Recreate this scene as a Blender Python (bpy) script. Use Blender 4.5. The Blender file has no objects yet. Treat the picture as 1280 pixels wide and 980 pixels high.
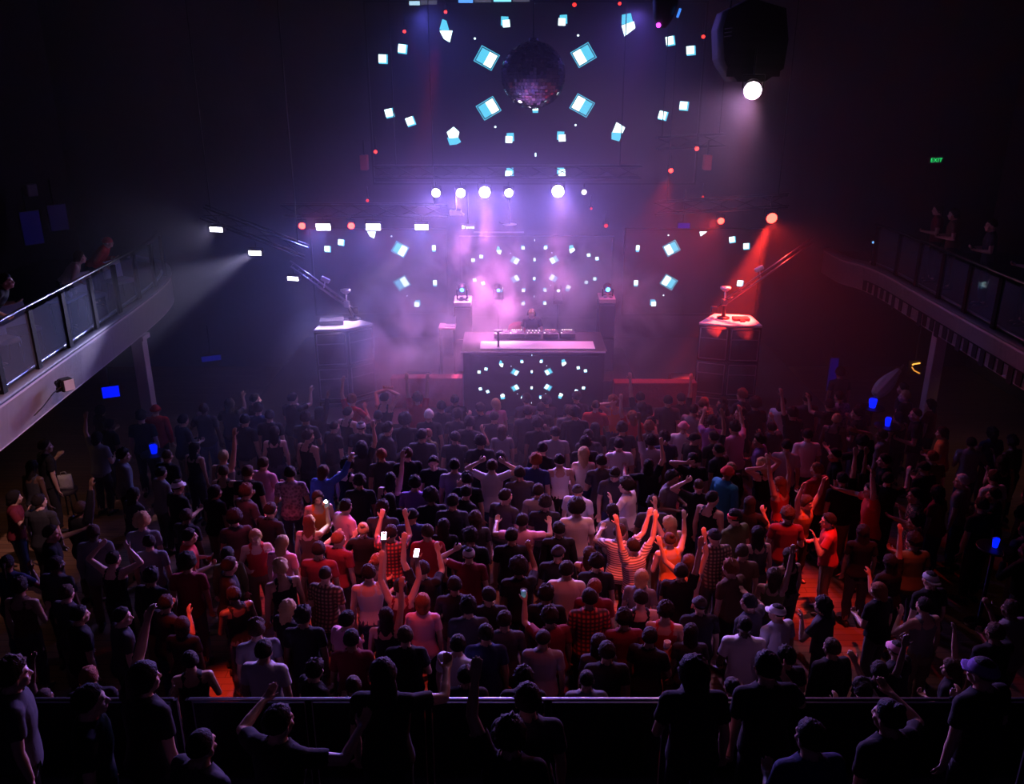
import bpy, bmesh, math, random
import numpy as np
from mathutils import Vector, Matrix, noise

random.seed(11)
PI = math.pi
S = bpy.context.scene
COL = S.collection

# ------------------------------------------------------------------ camera
FPX = 1065.0
PITCH = math.radians(20.0)
ROLL = 0.0
CAM = Vector((0.0, 0.0, 7.8))
cam_data = bpy.data.cameras.new('camera')
cam_data.sensor_width = 36.0
cam_data.lens = 36.0 * FPX / 1280.0
cam_data.clip_end = 200
cam = bpy.data.objects.new('camera', cam_data)
COL.objects.link(cam)
M_CAM = Matrix.Rotation(PI / 2 - PITCH, 4, 'X') @ Matrix.Rotation(-ROLL, 4, 'Z')
cam.matrix_world = Matrix.Translation(CAM) @ M_CAM
S.camera = cam
R_CAM = M_CAM.to_3x3()

def ray(u, v):
    return R_CAM @ Vector(((u - 640) / FPX, (490 - v) / FPX, -1.0))

def at(u, v, y):
    d = ray(u, v)
    return CAM + d * (y / d.y)

def at_z(u, v, z):
    d = ray(u, v)
    return CAM + d * ((z - CAM.z) / d.z)

def at_x(u, v, x):
    d = ray(u, v)
    return CAM + d * (x / d.x)

def project(p):
    q = R_CAM.transposed() @ (Vector(p) - CAM)
    return 640 + FPX * q.x / -q.z, 490 - FPX * q.y / -q.z

# ------------------------------------------------------------------ materials
MATS = {}

def mat(name, color, rough=0.6, metal=0.0, bump=0.0, scale=30.0, var=0.0, spec=0.5):
    if name in MATS:
        return MATS[name]
    m = bpy.data.materials.new(name)
    m.use_nodes = True
    nt = m.node_tree
    b = nt.nodes['Principled BSDF']
    b.inputs['Base Color'].default_value = (*color, 1)
    b.inputs['Roughness'].default_value = rough
    b.inputs['Metallic'].default_value = metal
    b.inputs['Specular IOR Level'].default_value = spec
    if bump or var:
        tc = nt.nodes.new('ShaderNodeTexCoord')
        n = nt.nodes.new('ShaderNodeTexNoise')
        n.inputs['Scale'].default_value = scale
        n.inputs['Detail'].default_value = 4
        nt.links.new(tc.outputs['Object'], n.inputs['Vector'])
        if bump:
            bp = nt.nodes.new('ShaderNodeBump')
            bp.inputs['Strength'].default_value = bump
            bp.inputs['Distance'].default_value = 0.02
            nt.links.new(n.outputs['Fac'], bp.inputs['Height'])
            nt.links.new(bp.outputs['Normal'], b.inputs['Normal'])
        if var:
            mx = nt.nodes.new('ShaderNodeMix')
            mx.data_type = 'RGBA'
            mx.inputs['A'].default_value = (*[c * (1 - var) for c in color], 1)
            mx.inputs['B'].default_value = (*[min(1, c * (1 + var)) for c in color], 1)
            nt.links.new(n.outputs['Fac'], mx.inputs['Factor'])
            nt.links.new(mx.outputs['Result'], b.inputs['Base Color'])
    MATS[name] = m
    return m

def glow(name, color, strength):
    if name in MATS:
        return MATS[name]
    m = bpy.data.materials.new(name)
    m.use_nodes = True
    b = m.node_tree.nodes['Principled BSDF']
    b.inputs['Base Color'].default_value = (0.02, 0.02, 0.02, 1)
    b.inputs['Emission Color'].default_value = (*color, 1)
    b.inputs['Emission Strength'].default_value = strength
    MATS[name] = m
    return m

def glass_mat(name, color=(0.85, 0.9, 1.0), alpha=0.12, rough=0.05):
    if name in MATS:
        return MATS[name]
    m = bpy.data.materials.new(name)
    m.use_nodes = True
    nt = m.node_tree
    out = nt.nodes['Material Output']
    nt.nodes.remove(nt.nodes['Principled BSDF'])
    tr = nt.nodes.new('ShaderNodeBsdfTransparent')
    tr.inputs['Color'].default_value = (*color, 1)
    gl = nt.nodes.new('ShaderNodeBsdfGlossy')
    gl.inputs['Roughness'].default_value = rough
    df = nt.nodes.new('ShaderNodeBsdfDiffuse')
    df.inputs['Color'].default_value = (0.6, 0.65, 0.75, 1)
    m1 = nt.nodes.new('ShaderNodeMixShader')
    m1.inputs['Fac'].default_value = 0.6
    nt.links.new(gl.outputs[0], m1.inputs[1])
    nt.links.new(df.outputs[0], m1.inputs[2])
    m2 = nt.nodes.new('ShaderNodeMixShader')
    m2.inputs['Fac'].default_value = alpha
    nt.links.new(tr.outputs[0], m2.inputs[1])
    nt.links.new(m1.outputs[0], m2.inputs[2])
    nt.links.new(m2.outputs[0], out.inputs['Surface'])
    MATS[name] = m
    return m

BLACK = mat('matte_black', (0.012, 0.012, 0.013), 0.55)
BLACKMET = mat('black_metal', (0.02, 0.02, 0.022), 0.35, 0.6)
GREYMET = mat('grey_metal', (0.35, 0.35, 0.37), 0.35, 0.9)
STEEL = mat('polished_rail', (0.6, 0.6, 0.62), 0.22, 1.0)
PLASTIC = mat('dark_plastic', (0.03, 0.03, 0.033), 0.4)
PALEPLY = mat('pale_panel', (0.72, 0.70, 0.70), 0.5)

# ------------------------------------------------------------------ mesh helpers
def box(bm, c, s, rot=None, mi=0, bev=0.0):
    r = bmesh.ops.create_cube(bm, size=1.0)
    vs = r['verts']
    mtx = Matrix.Translation(Vector(c)) @ (rot.to_4x4() if rot is not None else Matrix.Identity(4)) @ Matrix.Diagonal((*s, 1))
    bmesh.ops.transform(bm, matrix=mtx, verts=vs)
    fs = list({f for v in vs for f in v.link_faces})
    for f in fs:
        f.material_index = mi
    if bev:
        es = list({e for v in vs for e in v.link_edges})
        r2 = bmesh.ops.bevel(bm, geom=es, offset=bev, segments=2, profile=0.5, affect='EDGES')
        for f in r2['faces']:
            f.material_index = mi

def frame_of(d):
    d = Vector(d).normalized()
    a = Vector((0, 0, 1)) if abs(d.z) < 0.9 else Vector((1, 0, 0))
    x = d.cross(a).normalized()
    y = d.cross(x).normalized()
    return x, y, d

def loft(bm, rings, mi=0, cap=True, closed=True):
    """rings: list of lists of points"""
    vr = [[bm.verts.new(p) for p in ring] for ring in rings]
    n = len(vr[0])
    for a, b in zip(vr[:-1], vr[1:]):
        for i in range(n if closed else n - 1):
            j = (i + 1) % n
            f = bm.faces.new((a[i], a[j], b[j], b[i]))
            f.material_index = mi
            f.smooth = True
    if cap:
        for ring, flip in ((vr[0], True), (vr[-1], False)):
            f = bm.faces.new(ring[::-1] if flip else ring)
            f.material_index = mi
    return vr

def circ(c, d, r, n=12, ry=None):
    x, y, _ = frame_of(d)
    ry = r if ry is None else ry
    return [Vector(c) + x * (math.cos(2 * PI * i / n) * r) + y * (math.sin(2 * PI * i / n) * ry) for i in range(n)]

def tube(bm, pts, r, n=8, mi=0, r1=None):
    pts = [Vector(p) for p in pts]
    rings = []
    x = None
    for i, p in enumerate(pts):
        d = (pts[min(i + 1, len(pts) - 1)] - pts[max(i - 1, 0)]).normalized()
        if x is None:
            x, y, _ = frame_of(d)
        else:
            x = (x - d * x.dot(d)).normalized()
            y = d.cross(x)
        rr = r if r1 is None else r + (r1 - r) * i / max(1, len(pts) - 1)
        y = d.cross(x)
        rings.append([p + x * (math.cos(2 * PI * k / n) * rr) + y * (math.sin(2 * PI * k / n) * rr) for k in range(n)])
    loft(bm, rings, mi)

def lathe(bm, c, axis, prof, n=20, mi=0):
    """prof: list of (t along axis, radius)"""
    c = Vector(c)
    ax = Vector(axis).normalized()
    loft(bm, [circ(c + ax * t, ax, max(r, 1e-4), n) for t, r in prof], mi)

def poly_prism(bm, pts, z0, z1, mi=0):
    loft(bm, [[Vector((p[0], p[1], z0)) for p in pts], [Vector((p[0], p[1], z1)) for p in pts]], mi)

def new_bm():
    return bmesh.new()

def mesh_of(name, bm, mats, smooth=None):
    bmesh.ops.recalc_face_normals(bm, faces=bm.faces)
    me = bpy.data.meshes.new(name)
    if smooth is not None:
        for f in bm.faces:
            f.smooth = smooth
    bm.to_mesh(me)
    bm.free()
    for m in (mats if isinstance(mats, (list, tuple)) else [mats]):
        me.materials.append(m)
    return me

def obj(name, bm, mats, parent=None, smooth=None):
    o = bpy.data.objects.new(name, mesh_of(name, bm, mats, smooth))
    COL.objects.link(o)
    if parent is not None:
        o.parent = parent
    return o

def tag(o, label, cat, group=None, kind=None):
    o['label'] = label
    o['category'] = cat
    if group:
        o['group'] = group
    if kind:
        o['kind'] = kind
    return o

def thing(name, label, cat, loc=(0, 0, 0), rot=(0, 0, 0), group=None):
    o = bpy.data.objects.new(name, None)
    COL.objects.link(o)
    o.location = loc
    o.rotation_euler = rot
    o.empty_display_size = 0.1
    return tag(o, label, cat, group)

def copy_tree(o, parent=None):
    c = o.copy()
    COL.objects.link(c)
    if parent is not None:
        c.parent = parent
    for ch in list(o.children):
        copy_tree(ch, c)
    return c

def struct(name, bm, mats, smooth=None):
    o = obj(name, bm, mats, None, smooth)
    o['kind'] = 'structure'
    return o

def look_rot(d):
    """rotation taking local -Z to direction d"""
    return Vector(d).to_track_quat('-Z', 'Y')

def lamp(name, kind, loc, color, energy, aim=None, angle=30, blend=0.4, size=0.05):
    l = bpy.data.lights.new(name, kind)
    l.color = color
    l.energy = energy
    if kind == 'SPOT':
        l.spot_size = math.radians(angle)
        l.spot_blend = blend
    if kind != 'AREA':
        l.shadow_soft_size = size
    else:
        l.size = size
    o = bpy.data.objects.new(name, l)
    COL.objects.link(o)
    o.location = loc
    if aim is not None:
        o.rotation_mode = 'QUATERNION'
        o.rotation_quaternion = look_rot(Vector(aim) - Vector(loc))
    return o
# ------------------------------------------------------------------ room shell
X0, X1, Y0, Y1, ZC = -12.0, 13.2, -3.0, 23.6, 12.5
TIER_Y, TIER_Z = 5.66, 2.2          # mezzanine under the photographer

def floor_mat():
    m = bpy.data.materials.new('dark_wood_floor')
    m.use_nodes = True
    nt = m.node_tree
    b = nt.nodes['Principled BSDF']
    tc = nt.nodes.new('ShaderNodeTexCoord')
    br = nt.nodes.new('ShaderNodeTexBrick')
    br.inputs['Scale'].default_value = 1.0
    br.inputs['Brick Width'].default_value = 1.6
    br.inputs['Row Height'].default_value = 0.14
    br.inputs['Mortar Size'].default_value = 0.004
    br.inputs['Color1'].default_value = (0.26, 0.15, 0.08, 1)
    br.inputs['Color2'].default_value = (0.20, 0.11, 0.06, 1)
    br.inputs['Mortar'].default_value = (0.02, 0.012, 0.008, 1)
    nt.links.new(tc.outputs['Object'], br.inputs['Vector'])
    nt.links.new(br.outputs['Color'], b.inputs['Base Color'])
    b.inputs['Roughness'].default_value = 0.4
    return m

WALL = mat('dark_plaster', (0.035, 0.03, 0.035), 0.8, bump=0.3, scale=6, var=0.3)
CEIL = mat('ceiling_black', (0.02, 0.018, 0.022), 0.9, bump=0.2, scale=4)
FASCIA = mat('pale_fascia', (0.52, 0.44, 0.45), 0.7, bump=0.1, scale=18, var=0.1)
CARPET = mat('dark_carpet', (0.03, 0.025, 0.028), 0.95, bump=0.3, scale=60)

bm = new_bm(); box(bm, ((X0 + X1) / 2, (Y0 + Y1) / 2, -0.1), (X1 - X0, Y1 - Y0, 0.2)); struct('floor', bm, floor_mat())
bm = new_bm(); box(bm, ((X0 + X1) / 2, (Y0 + Y1) / 2, ZC + 0.1), (X1 - X0 + .4, Y1 - Y0 + .4, 0.2)); struct('ceiling', bm, CEIL)
bm = new_bm(); box(bm, (X0 - .1, (Y0 + Y1) / 2, ZC / 2), (0.2, Y1 - Y0, ZC)); struct('wall_left', bm, WALL)
bm = new_bm(); box(bm, (X1 + .1, (Y0 + Y1) / 2, ZC / 2), (0.2, Y1 - Y0, ZC)); struct('wall_right', bm, WALL)
bm = new_bm(); box(bm, ((X0 + X1) / 2, Y1 + .1, ZC / 2), (X1 - X0, 0.2, ZC)); struct('wall_front', bm, WALL)
bm = new_bm(); box(bm, ((X0 + X1) / 2, Y0 - .1, ZC / 2), (X1 - X0, 0.2, ZC)); struct('wall_back', bm, WALL)

# ceiling beams (barely seen)
for i, yy in enumerate((7.0, 11.5, 16.0, 20.5)):
    bm = new_bm(); box(bm, ((X0 + X1) / 2, yy, ZC - 0.25), (X1 - X0 - .02, 0.35, 0.5)); struct('ceiling_beam', bm, CEIL)

# mezzanine the photographer looks over
bm = new_bm()
box(bm, ((X0 + X1) / 2, (Y0 + TIER_Y) / 2, TIER_Z - 0.25), (X1 - X0 - .04, TIER_Y - Y0, 0.5))
struct('floor_mezzanine', bm, CARPET)

# ---- side balconies: slab with a pale curved fascia
EDGE_L = [(-7.02, 5.7), (-7.02, 8.0), (-7.06, 10.5), (-7.2, 12.6), (-7.32, 14.6), (-7.45, 16.5), (-7.62, 18.2), (-7.95, 19.6), (-8.6, 20.8), (-9.6, 21.6)]
EDGE_R = [(8.40, 5.7), (8.42, 8.0), (8.44, 11.0), (8.48, 13.5), (8.55, 16.0), (8.62, 18.2), (8.66, 19.6), (8.55, 20.6), (8.30, 21.3), (8.30, 22.6)]
BZ0, BZ1 = 3.0, 3.6

def smooth_edge(pts, k=4):
    out = []
    P = [Vector((x, y, 0)) for x, y in pts]
    for i in range(len(P) - 1):
        p0, p1, p2, p3 = P[max(i - 1, 0)], P[i], P[i + 1], P[min(i + 2, len(P) - 1)]
        for j in range(k):
            t = j / k
            out.append(0.5 * ((2 * p1) + (p2 - p0) * t + (2 * p0 - 5 * p1 + 4 * p2 - p3) * t * t + (3 * p1 - p0 - 3 * p2 + p3) * t ** 3))
    out.append(P[-1])
    return out

EL, ER = smooth_edge(EDGE_L), smooth_edge(EDGE_R)

def strip(bm, edge, off0, off1, z0, z1, mi=0):
    """solid strip following the edge; offsets along the outward (towards the dance floor) normal"""
    rings = []
    for i, p in enumerate(edge):
        d = (edge[min(i + 1, len(edge) - 1)] - edge[max(i - 1, 0)]).normalized()
        n = Vector((d.y, -d.x, 0))
        if (Vector((0.6, p.y, 0)) - p).dot(n) < 0:
            n = -n
        a, b = p + n * off0, p + n * off1
        rings.append([Vector((a.x, a.y, z0)), Vector((b.x, b.y, z0)), Vector((b.x, b.y, z1)), Vector((a.x, a.y, z1))])
    loft(bm, rings, mi)

for nm, edge, xw in (('left', EL, X0 + .02), ('right', ER, X1 - .02)):
    bm = new_bm()
    pts = [(p.x, p.y) for p in edge] + [(xw, edge[-1].y), (xw, edge[0].y)]
    poly_prism(bm, pts, BZ0 + 0.02, BZ1 - 0.05)
    struct('floor_balcony_' + nm, bm, CARPET)
    bm = new_bm()
    strip(bm, edge, -0.09, 0.0, BZ0, BZ1)
    struct('trim_balcony_' + nm, bm, FASCIA, False)
    bm = new_bm()
    strip(bm, edge, -0.22, 0.02, BZ1, BZ1 + 0.05)
    struct('trim_ledge_' + nm, bm, mat('ledge_grey', (0.12, 0.12, 0.14), 0.6))

# columns carrying the balconies
for nm, p in (('left', at_z(182, 418, BZ0)), ('right', at_z(1166, 404, BZ0))):
    bm = new_bm()
    x = p.x + (-0.16 if p.x < 0 else 0.2)
    box(bm, (x, p.y, BZ0 / 2), (0.24, 0.24, BZ0), bev=0.015)
    box(bm, (x, p.y, 0.06), (0.34, 0.34, 0.12))
    box(bm, (x, p.y, BZ0 - .05), (0.34, 0.34, 0.09))
    struct('column_' + nm, bm, FASCIA)

# glass balustrades
GLASS = glass_mat('rail_glass', alpha=0.10)
def balustrade(edge, label, ymin, ymax, step, lit):
    t = thing('glass_balustrade', label, 'railing')
    pts = [p for p in edge if ymin <= p.y <= ymax]
    cum = [0.0]
    for a, b in zip(pts[:-1], pts[1:]):
        cum.append(cum[-1] + (b - a).length)
    pts = [p + Vector((-.095 if p.x < 0 else .095, 0, 0)) for p in pts]
    def at_s(s):
        for i in range(len(pts) - 1):
            if cum[i + 1] >= s:
                f = (s - cum[i]) / (cum[i + 1] - cum[i])
                return pts[i].lerp(pts[i + 1], f), (pts[i + 1] - pts[i]).normalized()
        return pts[-1], (pts[-1] - pts[-2]).normalized()
    n = int(cum[-1] / step)
    H = 0.92
    bmr = new_bm()
    strip(bmr, pts, -0.12, -0.07, BZ1 + .05 + H, BZ1 + .05 + H + 0.035)
    obj('top_rail', bmr, STEEL, t)
    bmr = new_bm()
    strip(bmr, pts, -0.115, -0.075, BZ1 + .05, BZ1 + .05 + 0.05)
    obj('bottom_rail', bmr, GREYMET, t)
    for i in range(n + 1):
        p, d = at_s(i * step)
        nn = Vector((d.y, -d.x, 0))
        b = new_bm()
        rot = Matrix.Rotation(math.atan2(d.y, d.x), 3, 'Z')
        box(b, (p.x, p.y, BZ1 + .05 + H / 2), (0.13, 0.06, H), rot, bev=0.006)
        obj('post', b, mat('post_black', (.010, .010, .012), .8, spec=.1), t)
        if i < n:
            q, _ = at_s((i + 1) * step)
            g = new_bm()
            m = (p + q) / 2
            dd = q - p
            rot = Matrix.Rotation(math.atan2(dd.y, dd.x), 3, 'Z')
            box(g, (m.x, m.y, BZ1 + .05 + .06 + (H - .08) / 2), (dd.length - 0.16, 0.014, H - .1), rot)
            obj('glass_pane', g, GLASS, t)
    return t

balustrade(EL, 'glass balustrade with dark posts and bright steel top rail on the left balcony', 8.0, 19.7, 1.12, True)
balustrade(ER, 'unlit glass balustrade on the right balcony above the fascia with notched bunting', 8.0, 20.7, 1.12, False)

# row of dark square flags hanging along the lower edge of the right fascia
bunting = thing('flag_bunting', 'row of small dark square flags along the lower edge of the right balcony', 'bunting')
acc = 0.0
last = None
idx = 0
DARKFLAG = mat('dark_flag', (0.012, 0.010, 0.014), 0.9)
b = new_bm()
strip(b, [p for p in ER if 11.5 < p.y < 20.4], 0.004, 0.014, BZ0 + .25, BZ0 + .27)
obj('cord', b, DARKFLAG, bunting)
for i in range(len(ER) - 1):
    p, q = ER[i], ER[i + 1]
    if p.y < 11.5 or p.y > 20.3:
        continue
    L = (q - p).length
    s = (0.22 - acc) if acc < 0.22 else 0
    while s < L:
        c = p.lerp(q, s / L)
        d = (q - p).normalized()
        rot = Matrix.Rotation(math.atan2(d.y, d.x), 3, 'Z')
        b = new_bm()
        drop = 0.24 if idx % 3 else 0.30
        box(b, (c.x - 0.014, c.y, BZ0 + .26 - drop / 2), (0.17, 0.012, drop), rot)
        obj('flag', b, DARKFLAG, bunting)
        idx += 1
        s += 0.34
    acc = 0

# rear railing in front of the mezzanine: thin bright top edge with glass and posts
rr = thing('rear_railing', 'long dark railing with a thin bright top edge across the bottom of the view', 'railing')
zr = at(548, 874, TIER_Y - .06).z
RXA, RXB = at(236, 874, TIER_Y - .06).x, at(834, 876, TIER_Y - .06).x
NRP = 4
RST = (RXB - RXA) / NRP
b = new_bm(); box(b, ((RXA + RXB) / 2, TIER_Y - .06, zr), (RXB - RXA, 0.03, 0.022), bev=0.006); obj('top_rail', b, mat('brushed_rail', (0.55, 0.55, 0.56), 0.3, 1.0), rr)
for i in range(NRP + 1):
    b = new_bm(); x = RXA + i * RST
    box(b, (x, TIER_Y - .06, (TIER_Z + zr) / 2), (0.05, 0.03, zr - TIER_Z)); obj('post', b, BLACKMET, rr)
    if i < NRP:
        b = new_bm(); box(b, (x + RST / 2, TIER_Y - .06, (TIER_Z + zr) / 2), (RST - .07, 0.02, zr - TIER_Z - .06)); obj('infill_panel', b, mat('smoked_panel', (0.015, 0.015, 0.017), 0.25), rr)

for nm, xa, xb in (('left', X0 + .3, RXA - .12), ('right', RXB + .12, X1 - .3)):  # same railing carried on, the darkness there put into a black colour
    rr = thing('dark_railing', 'railing section blackened to look unlit at the bottom, continuing the lit one to the ' + nm, 'railing')
    b = new_bm(); box(b, ((xa + xb) / 2, TIER_Y - .06, zr), (xb - xa, .03, .022), bev=.006); obj('top_rail', b, BLACK, rr)
    n = 4
    for i in range(n + 1):
        x = xa + (xb - xa) * i / n
        b = new_bm(); box(b, (x, TIER_Y - .06, (TIER_Z + zr) / 2), (.05, .03, zr - TIER_Z)); obj('post', b, BLACK, rr)
        if i < n:
            b = new_bm(); box(b, (x + (xb - xa) / n / 2, TIER_Y - .06, (TIER_Z + zr) / 2), ((xb - xa) / n - .07, .02, zr - TIER_Z - .06)); obj('infill_panel', b, MATS['smoked_panel'], rr)
# ------------------------------------------------------------------ stage
STZ = 0.9
STAGEMAT = mat('stage_deck', (0.10, 0.075, 0.075), 0.45, bump=0.1, scale=25, var=0.2)
bm = new_bm(); box(bm, (0.6, 20.25, STZ / 2), (13.0, 6.6, STZ)); struct('floor_stage', bm, STAGEMAT)
bm = new_bm(); box(bm, (0.55, 19.75, STZ + 0.225), (4.6, 2.6, 0.45), bev=0.01); struct('floor_riser', bm, BLACK)
RZ = STZ + 0.45

# ---- LED screens -------------------------------------------------------
SCR_W = glow('screen_white', (0.72, 1.0, 1.0), 2.6)
SCR_C = glow('screen_cyan', (0.10, 0.62, 0.85), 1.2)
SCR_B = glow('screen_blue', (0.03, 0.25, 0.45), 0.8)
SCREENBLK = mat('screen_black', (0.006, 0.006, 0.008), 0.5)

def quad_of(cx, cy, w, h, deg):
    a = math.radians(deg)
    c, s = math.cos(a), math.sin(a)
    return [(cx + x * c - y * s, cy + x * s + y * c) for x, y in ((-w / 2, -h / 2), (w / 2, -h / 2), (w / 2, h / 2), (-w / 2, h / 2))]

def ring_quads(cx, cy, w, h, deg, t):
    a = math.radians(deg)
    c, s = math.cos(a), math.sin(a)
    def R(x, y):
        return (cx + x * c - y * s, cy + x * s + y * c)
    W, H = w / 2, h / 2
    out = []
    for (x0, y0, x1, y1) in ((-W, -H, W, -H + t), (-W, H - t, W, H), (-W, -H, -W + t, H), (W - t, -H, W, H)):
        out.append([R(x0, y0), R(x1, y0), R(x1, y1), R(x0, y1)])
    return out

def motif():
    """(material index, polygon) in picture pixels around the middle of the pattern; y grows downwards"""
    Q = []
    def add(mi, poly):
        Q.append((mi, poly))
    def half(cx, cy, w, h, deg, white_on, ring=True):
        a = math.radians(deg)
        dx, dy = math.cos(a) * w / 4, math.sin(a) * w / 4
        s = 1 if white_on > 0 else -1
        add(0, quad_of(cx + dx * s, cy + dy * s, w / 2, h, deg))
        add(1, quad_of(cx - dx * s, cy - dy * s, w / 2, h, deg))
        if ring:
            for q in ring_quads(cx, cy, w + 4.4, h + 4.4, deg, 0.8):
                add(1, q)
            for q in ring_quads(cx, cy, w + 2.0, h + 2.0, deg, 0.5):
                add(2, q)
    half(-60, -30, 21, 17.5, 30, 1)
    half(60, -32, 21, 17.5, -30, -1)
    half(-59, 33, 21, 17.0, -30, 1)
    half(59, 31, 21, 17.0, 30, -1)
    # mid cubes
    add(1, [(-113, -78), (-108, -76), (-105, -64), (-112, -63), (-117, -66)])
    add(0, [(-117, -64), (-101, -64), (-105, -50), (-112, -54)])
    add(1, [(106, -80), (117, -82), (120, -71), (106, -68)])
    add(0, [(106, -67), (121, -72), (123, -64), (110, -54)])
    add(0, [(-113, 63), (-104, 56), (-97, 63), (-99, 70), (-110, 71)])
    add(1, [(-113, 70), (-99, 69), (-95, 76), (-101, 79), (-110, 80)])
    add(0, [(103, 53), (114, 60), (111, 67), (98, 66)])
    add(1, [(97, 66), (111, 67), (107, 78), (97, 75)])
    for x, y, d in ((-189, -31, 3), (-164, -43, 8), (166, -48, -10), (192, -36, -5), (-185, 37, -12), (-159, 48, -18), (161, 45, 14), (187, 33, 5)):
        add(1, quad_of(x + 0.8, y + 0.5, 11.2, 11.8, d))
        add(0, quad_of(x - 0.3, y - 0.2, 9.4, 9.8, d))
    for x, y, s in ((-36, -73, 1), (34, -74, -1), (-33, 72, -1), (33, 71, 1), (-34, 118, -1), (33, 117, 1)):
        add(1, quad_of(x - 1.0 * s, y - 1.5, 9, 11, 3 * s))
        add(0, quad_of(x + 1.0 * s, y + 1.5, 8.6, 8.8, -3 * s))
    for x, y, w, h in ((0, -98, 1.6, 7), (0, -33, 6, 9), (0, 32, 7, 9), (0, 94, 1.6, 5)):
        add(0, quad_of(x, y, w, h, 0))
        if w > 3:
            add(1, quad_of(x, y + h / 2 + 1.5, w, 3, 0))
    for x, y in ((-74, -54), (53, -56), (-51, 57), (51, 56)):
        add(0, quad_of(x, y, 2.2, 2.2, 45))
    return Q

MOTIF = motif()

def clip_x(poly, x0, x1, y0, y1):
    for ax, lim, sgn in ((0, x0, 1), (0, x1, -1), (1, y0, 1), (1, y1, -1)):
        out = []
        n = len(poly)
        for i in range(n):
            a, b = poly[i], poly[(i + 1) % n]
            da, db = (a[ax] - lim) * sgn, (b[ax] - lim) * sgn
            if da >= 0:
                out.append(a)
            if (da >= 0) != (db >= 0):
                f = da / (da - db)
                out.append((a[0] + (b[0] - a[0]) * f, a[1] + (b[1] - a[1]) * f))
        poly = out
        if len(poly) < 3:
            return None
    return poly

def screen(label, y, cu, cv, sx, sy, u0, u1, v0, v1, frame=0.05, tilt=0.0, side=False):
    """flat LED wall standing upright in the plane Y=y. The pattern is centred at (cu,cv)."""
    c = at(cu, cv, y)
    # metres per picture pixel along the wall
    mx = (at(cu + 50, cv, y).x - c.x) / 50.0
    mz = (at(cu, cv - 20, y).z - at(cu, cv + 20, y).z) / 40.0
    xa, xb = at(u0, cv, y).x, at(u1, cv, y).x
    za, zb = at(cu, v1, y).z, at(cu, v0, y).z
    t = thing('led_screen', label, 'screen', ((xa + xb) / 2, y, za))
    ox, oz = (xa + xb) / 2, za
    bm = new_bm()
    box(bm, (0, 0.07, (zb - za) / 2), (xb - xa, 0.12, zb - za))
    # module seams
    obj('screen_panel', bm, SCREENBLK, t)
    bm = new_bm()
    W, H = (xb - xa) / 2, zb - za
    for s in (-1, 1):
        box(bm, (s * (W + frame / 2), 0.06, H / 2), (frame, 0.16, H + 2 * frame))
    box(bm, (0, 0.06, -frame / 2), (2 * W, 0.16, frame))
    box(bm, (0, 0.06, H + frame / 2), (2 * W, 0.16, frame))
    obj('hanging_frame', bm, BLACKMET, t)
    bm = new_bm()
    for k, (mi, poly) in enumerate(MOTIF):
        if side and poly[0][1] > 30 and abs(poly[0][0]) > 85:
            continue
        ct, st = math.cos(math.radians(tilt)), math.sin(math.radians(tilt))
        P = [(c.x - ox + (px * ct + py * st) * sx * mx, c.z - oz - (py * ct - px * st) * sy * mz) for px, py in poly]
        P = clip_x(P, -W + .01, W - .01, 0.01, H - .01)
        if not P:
            continue
        dy = -0.002 - 0.002 * (1 if mi == 0 else 0)
        try:
            f = bm.faces.new([bm.verts.new((px, dy, pz)) for px, pz in P])
            f.material_index = mi
        except ValueError:
            pass
    obj('screen_pattern', bm, [SCR_W, SCR_C, SCR_B], t)
    return t

screen('huge hanging LED screen with glowing cyan cubes behind the mirror ball', 21.6, 669, 102, 1.0, 1.0, 462, 876, 4, 228, tilt=.8)
screen('LED screen left of the DJ with cyan cubes, below the row of strobes', 21.2, 543, 332, 0.70, 0.67, 392, 556, 289, 392, side=True)
screen('LED screen right of the DJ with cyan cubes, beside the red spotlights', 21.2, 796, 332, 0.70, 0.67, 782, 948, 289, 392, side=True)
screen('small LED screen right behind the DJ with a ring of white cubes', 20.95, 668, 336.5, 0.405, 0.366, 577, 764, 298, 396)

# ---- DJ booth ----------------------------------------------------------
BY = 17.35
bl, br_ = at(578, 438, BY), at(757, 440, BY)
bx0, bx1, btz = bl.x, br_.x, bl.z - 0.01
booth = thing('dj_booth', 'wide black DJ booth with a cube-pattern LED front and bright front edge', 'dj booth', ((bx0 + bx1) / 2, BY, STZ))
bw = bx1 - bx0
bh = btz - STZ
bm = new_bm()
box(bm, (0, 0.75, bh / 2 - .03), (bw - .02, 1.36, bh - .06))
obj('booth_body', bm, BLACK, booth)
bm = new_bm()
box(bm, (0, 0.73, bh - .025), (bw + .06, 1.50, 0.05), bev=0.008)
obj('booth_top', bm, mat('booth_top_dark', (0.018, 0.016, 0.018), 0.5, spec=.25), booth)
bm = new_bm(); box(bm, (-.02, -.03, bh - .022), (bw + .04, .012, .035), bev=.003)
obj('edge_strip', bm, mat('booth_edge', (.8, .75, .78), .35), booth)
bx_ = (at(600, 436, BY + .1).x + at(744, 436, BY + .1).x) / 2 - (bx0 + bx1) / 2
bm = new_bm(); box(bm, (bx_, .36, bh + .012), (at(744, 436, BY + .1).x - at(600, 436, BY + .1).x, .56, .024), bev=.005)
obj('pale_board', bm, PALEPLY, booth)
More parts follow.
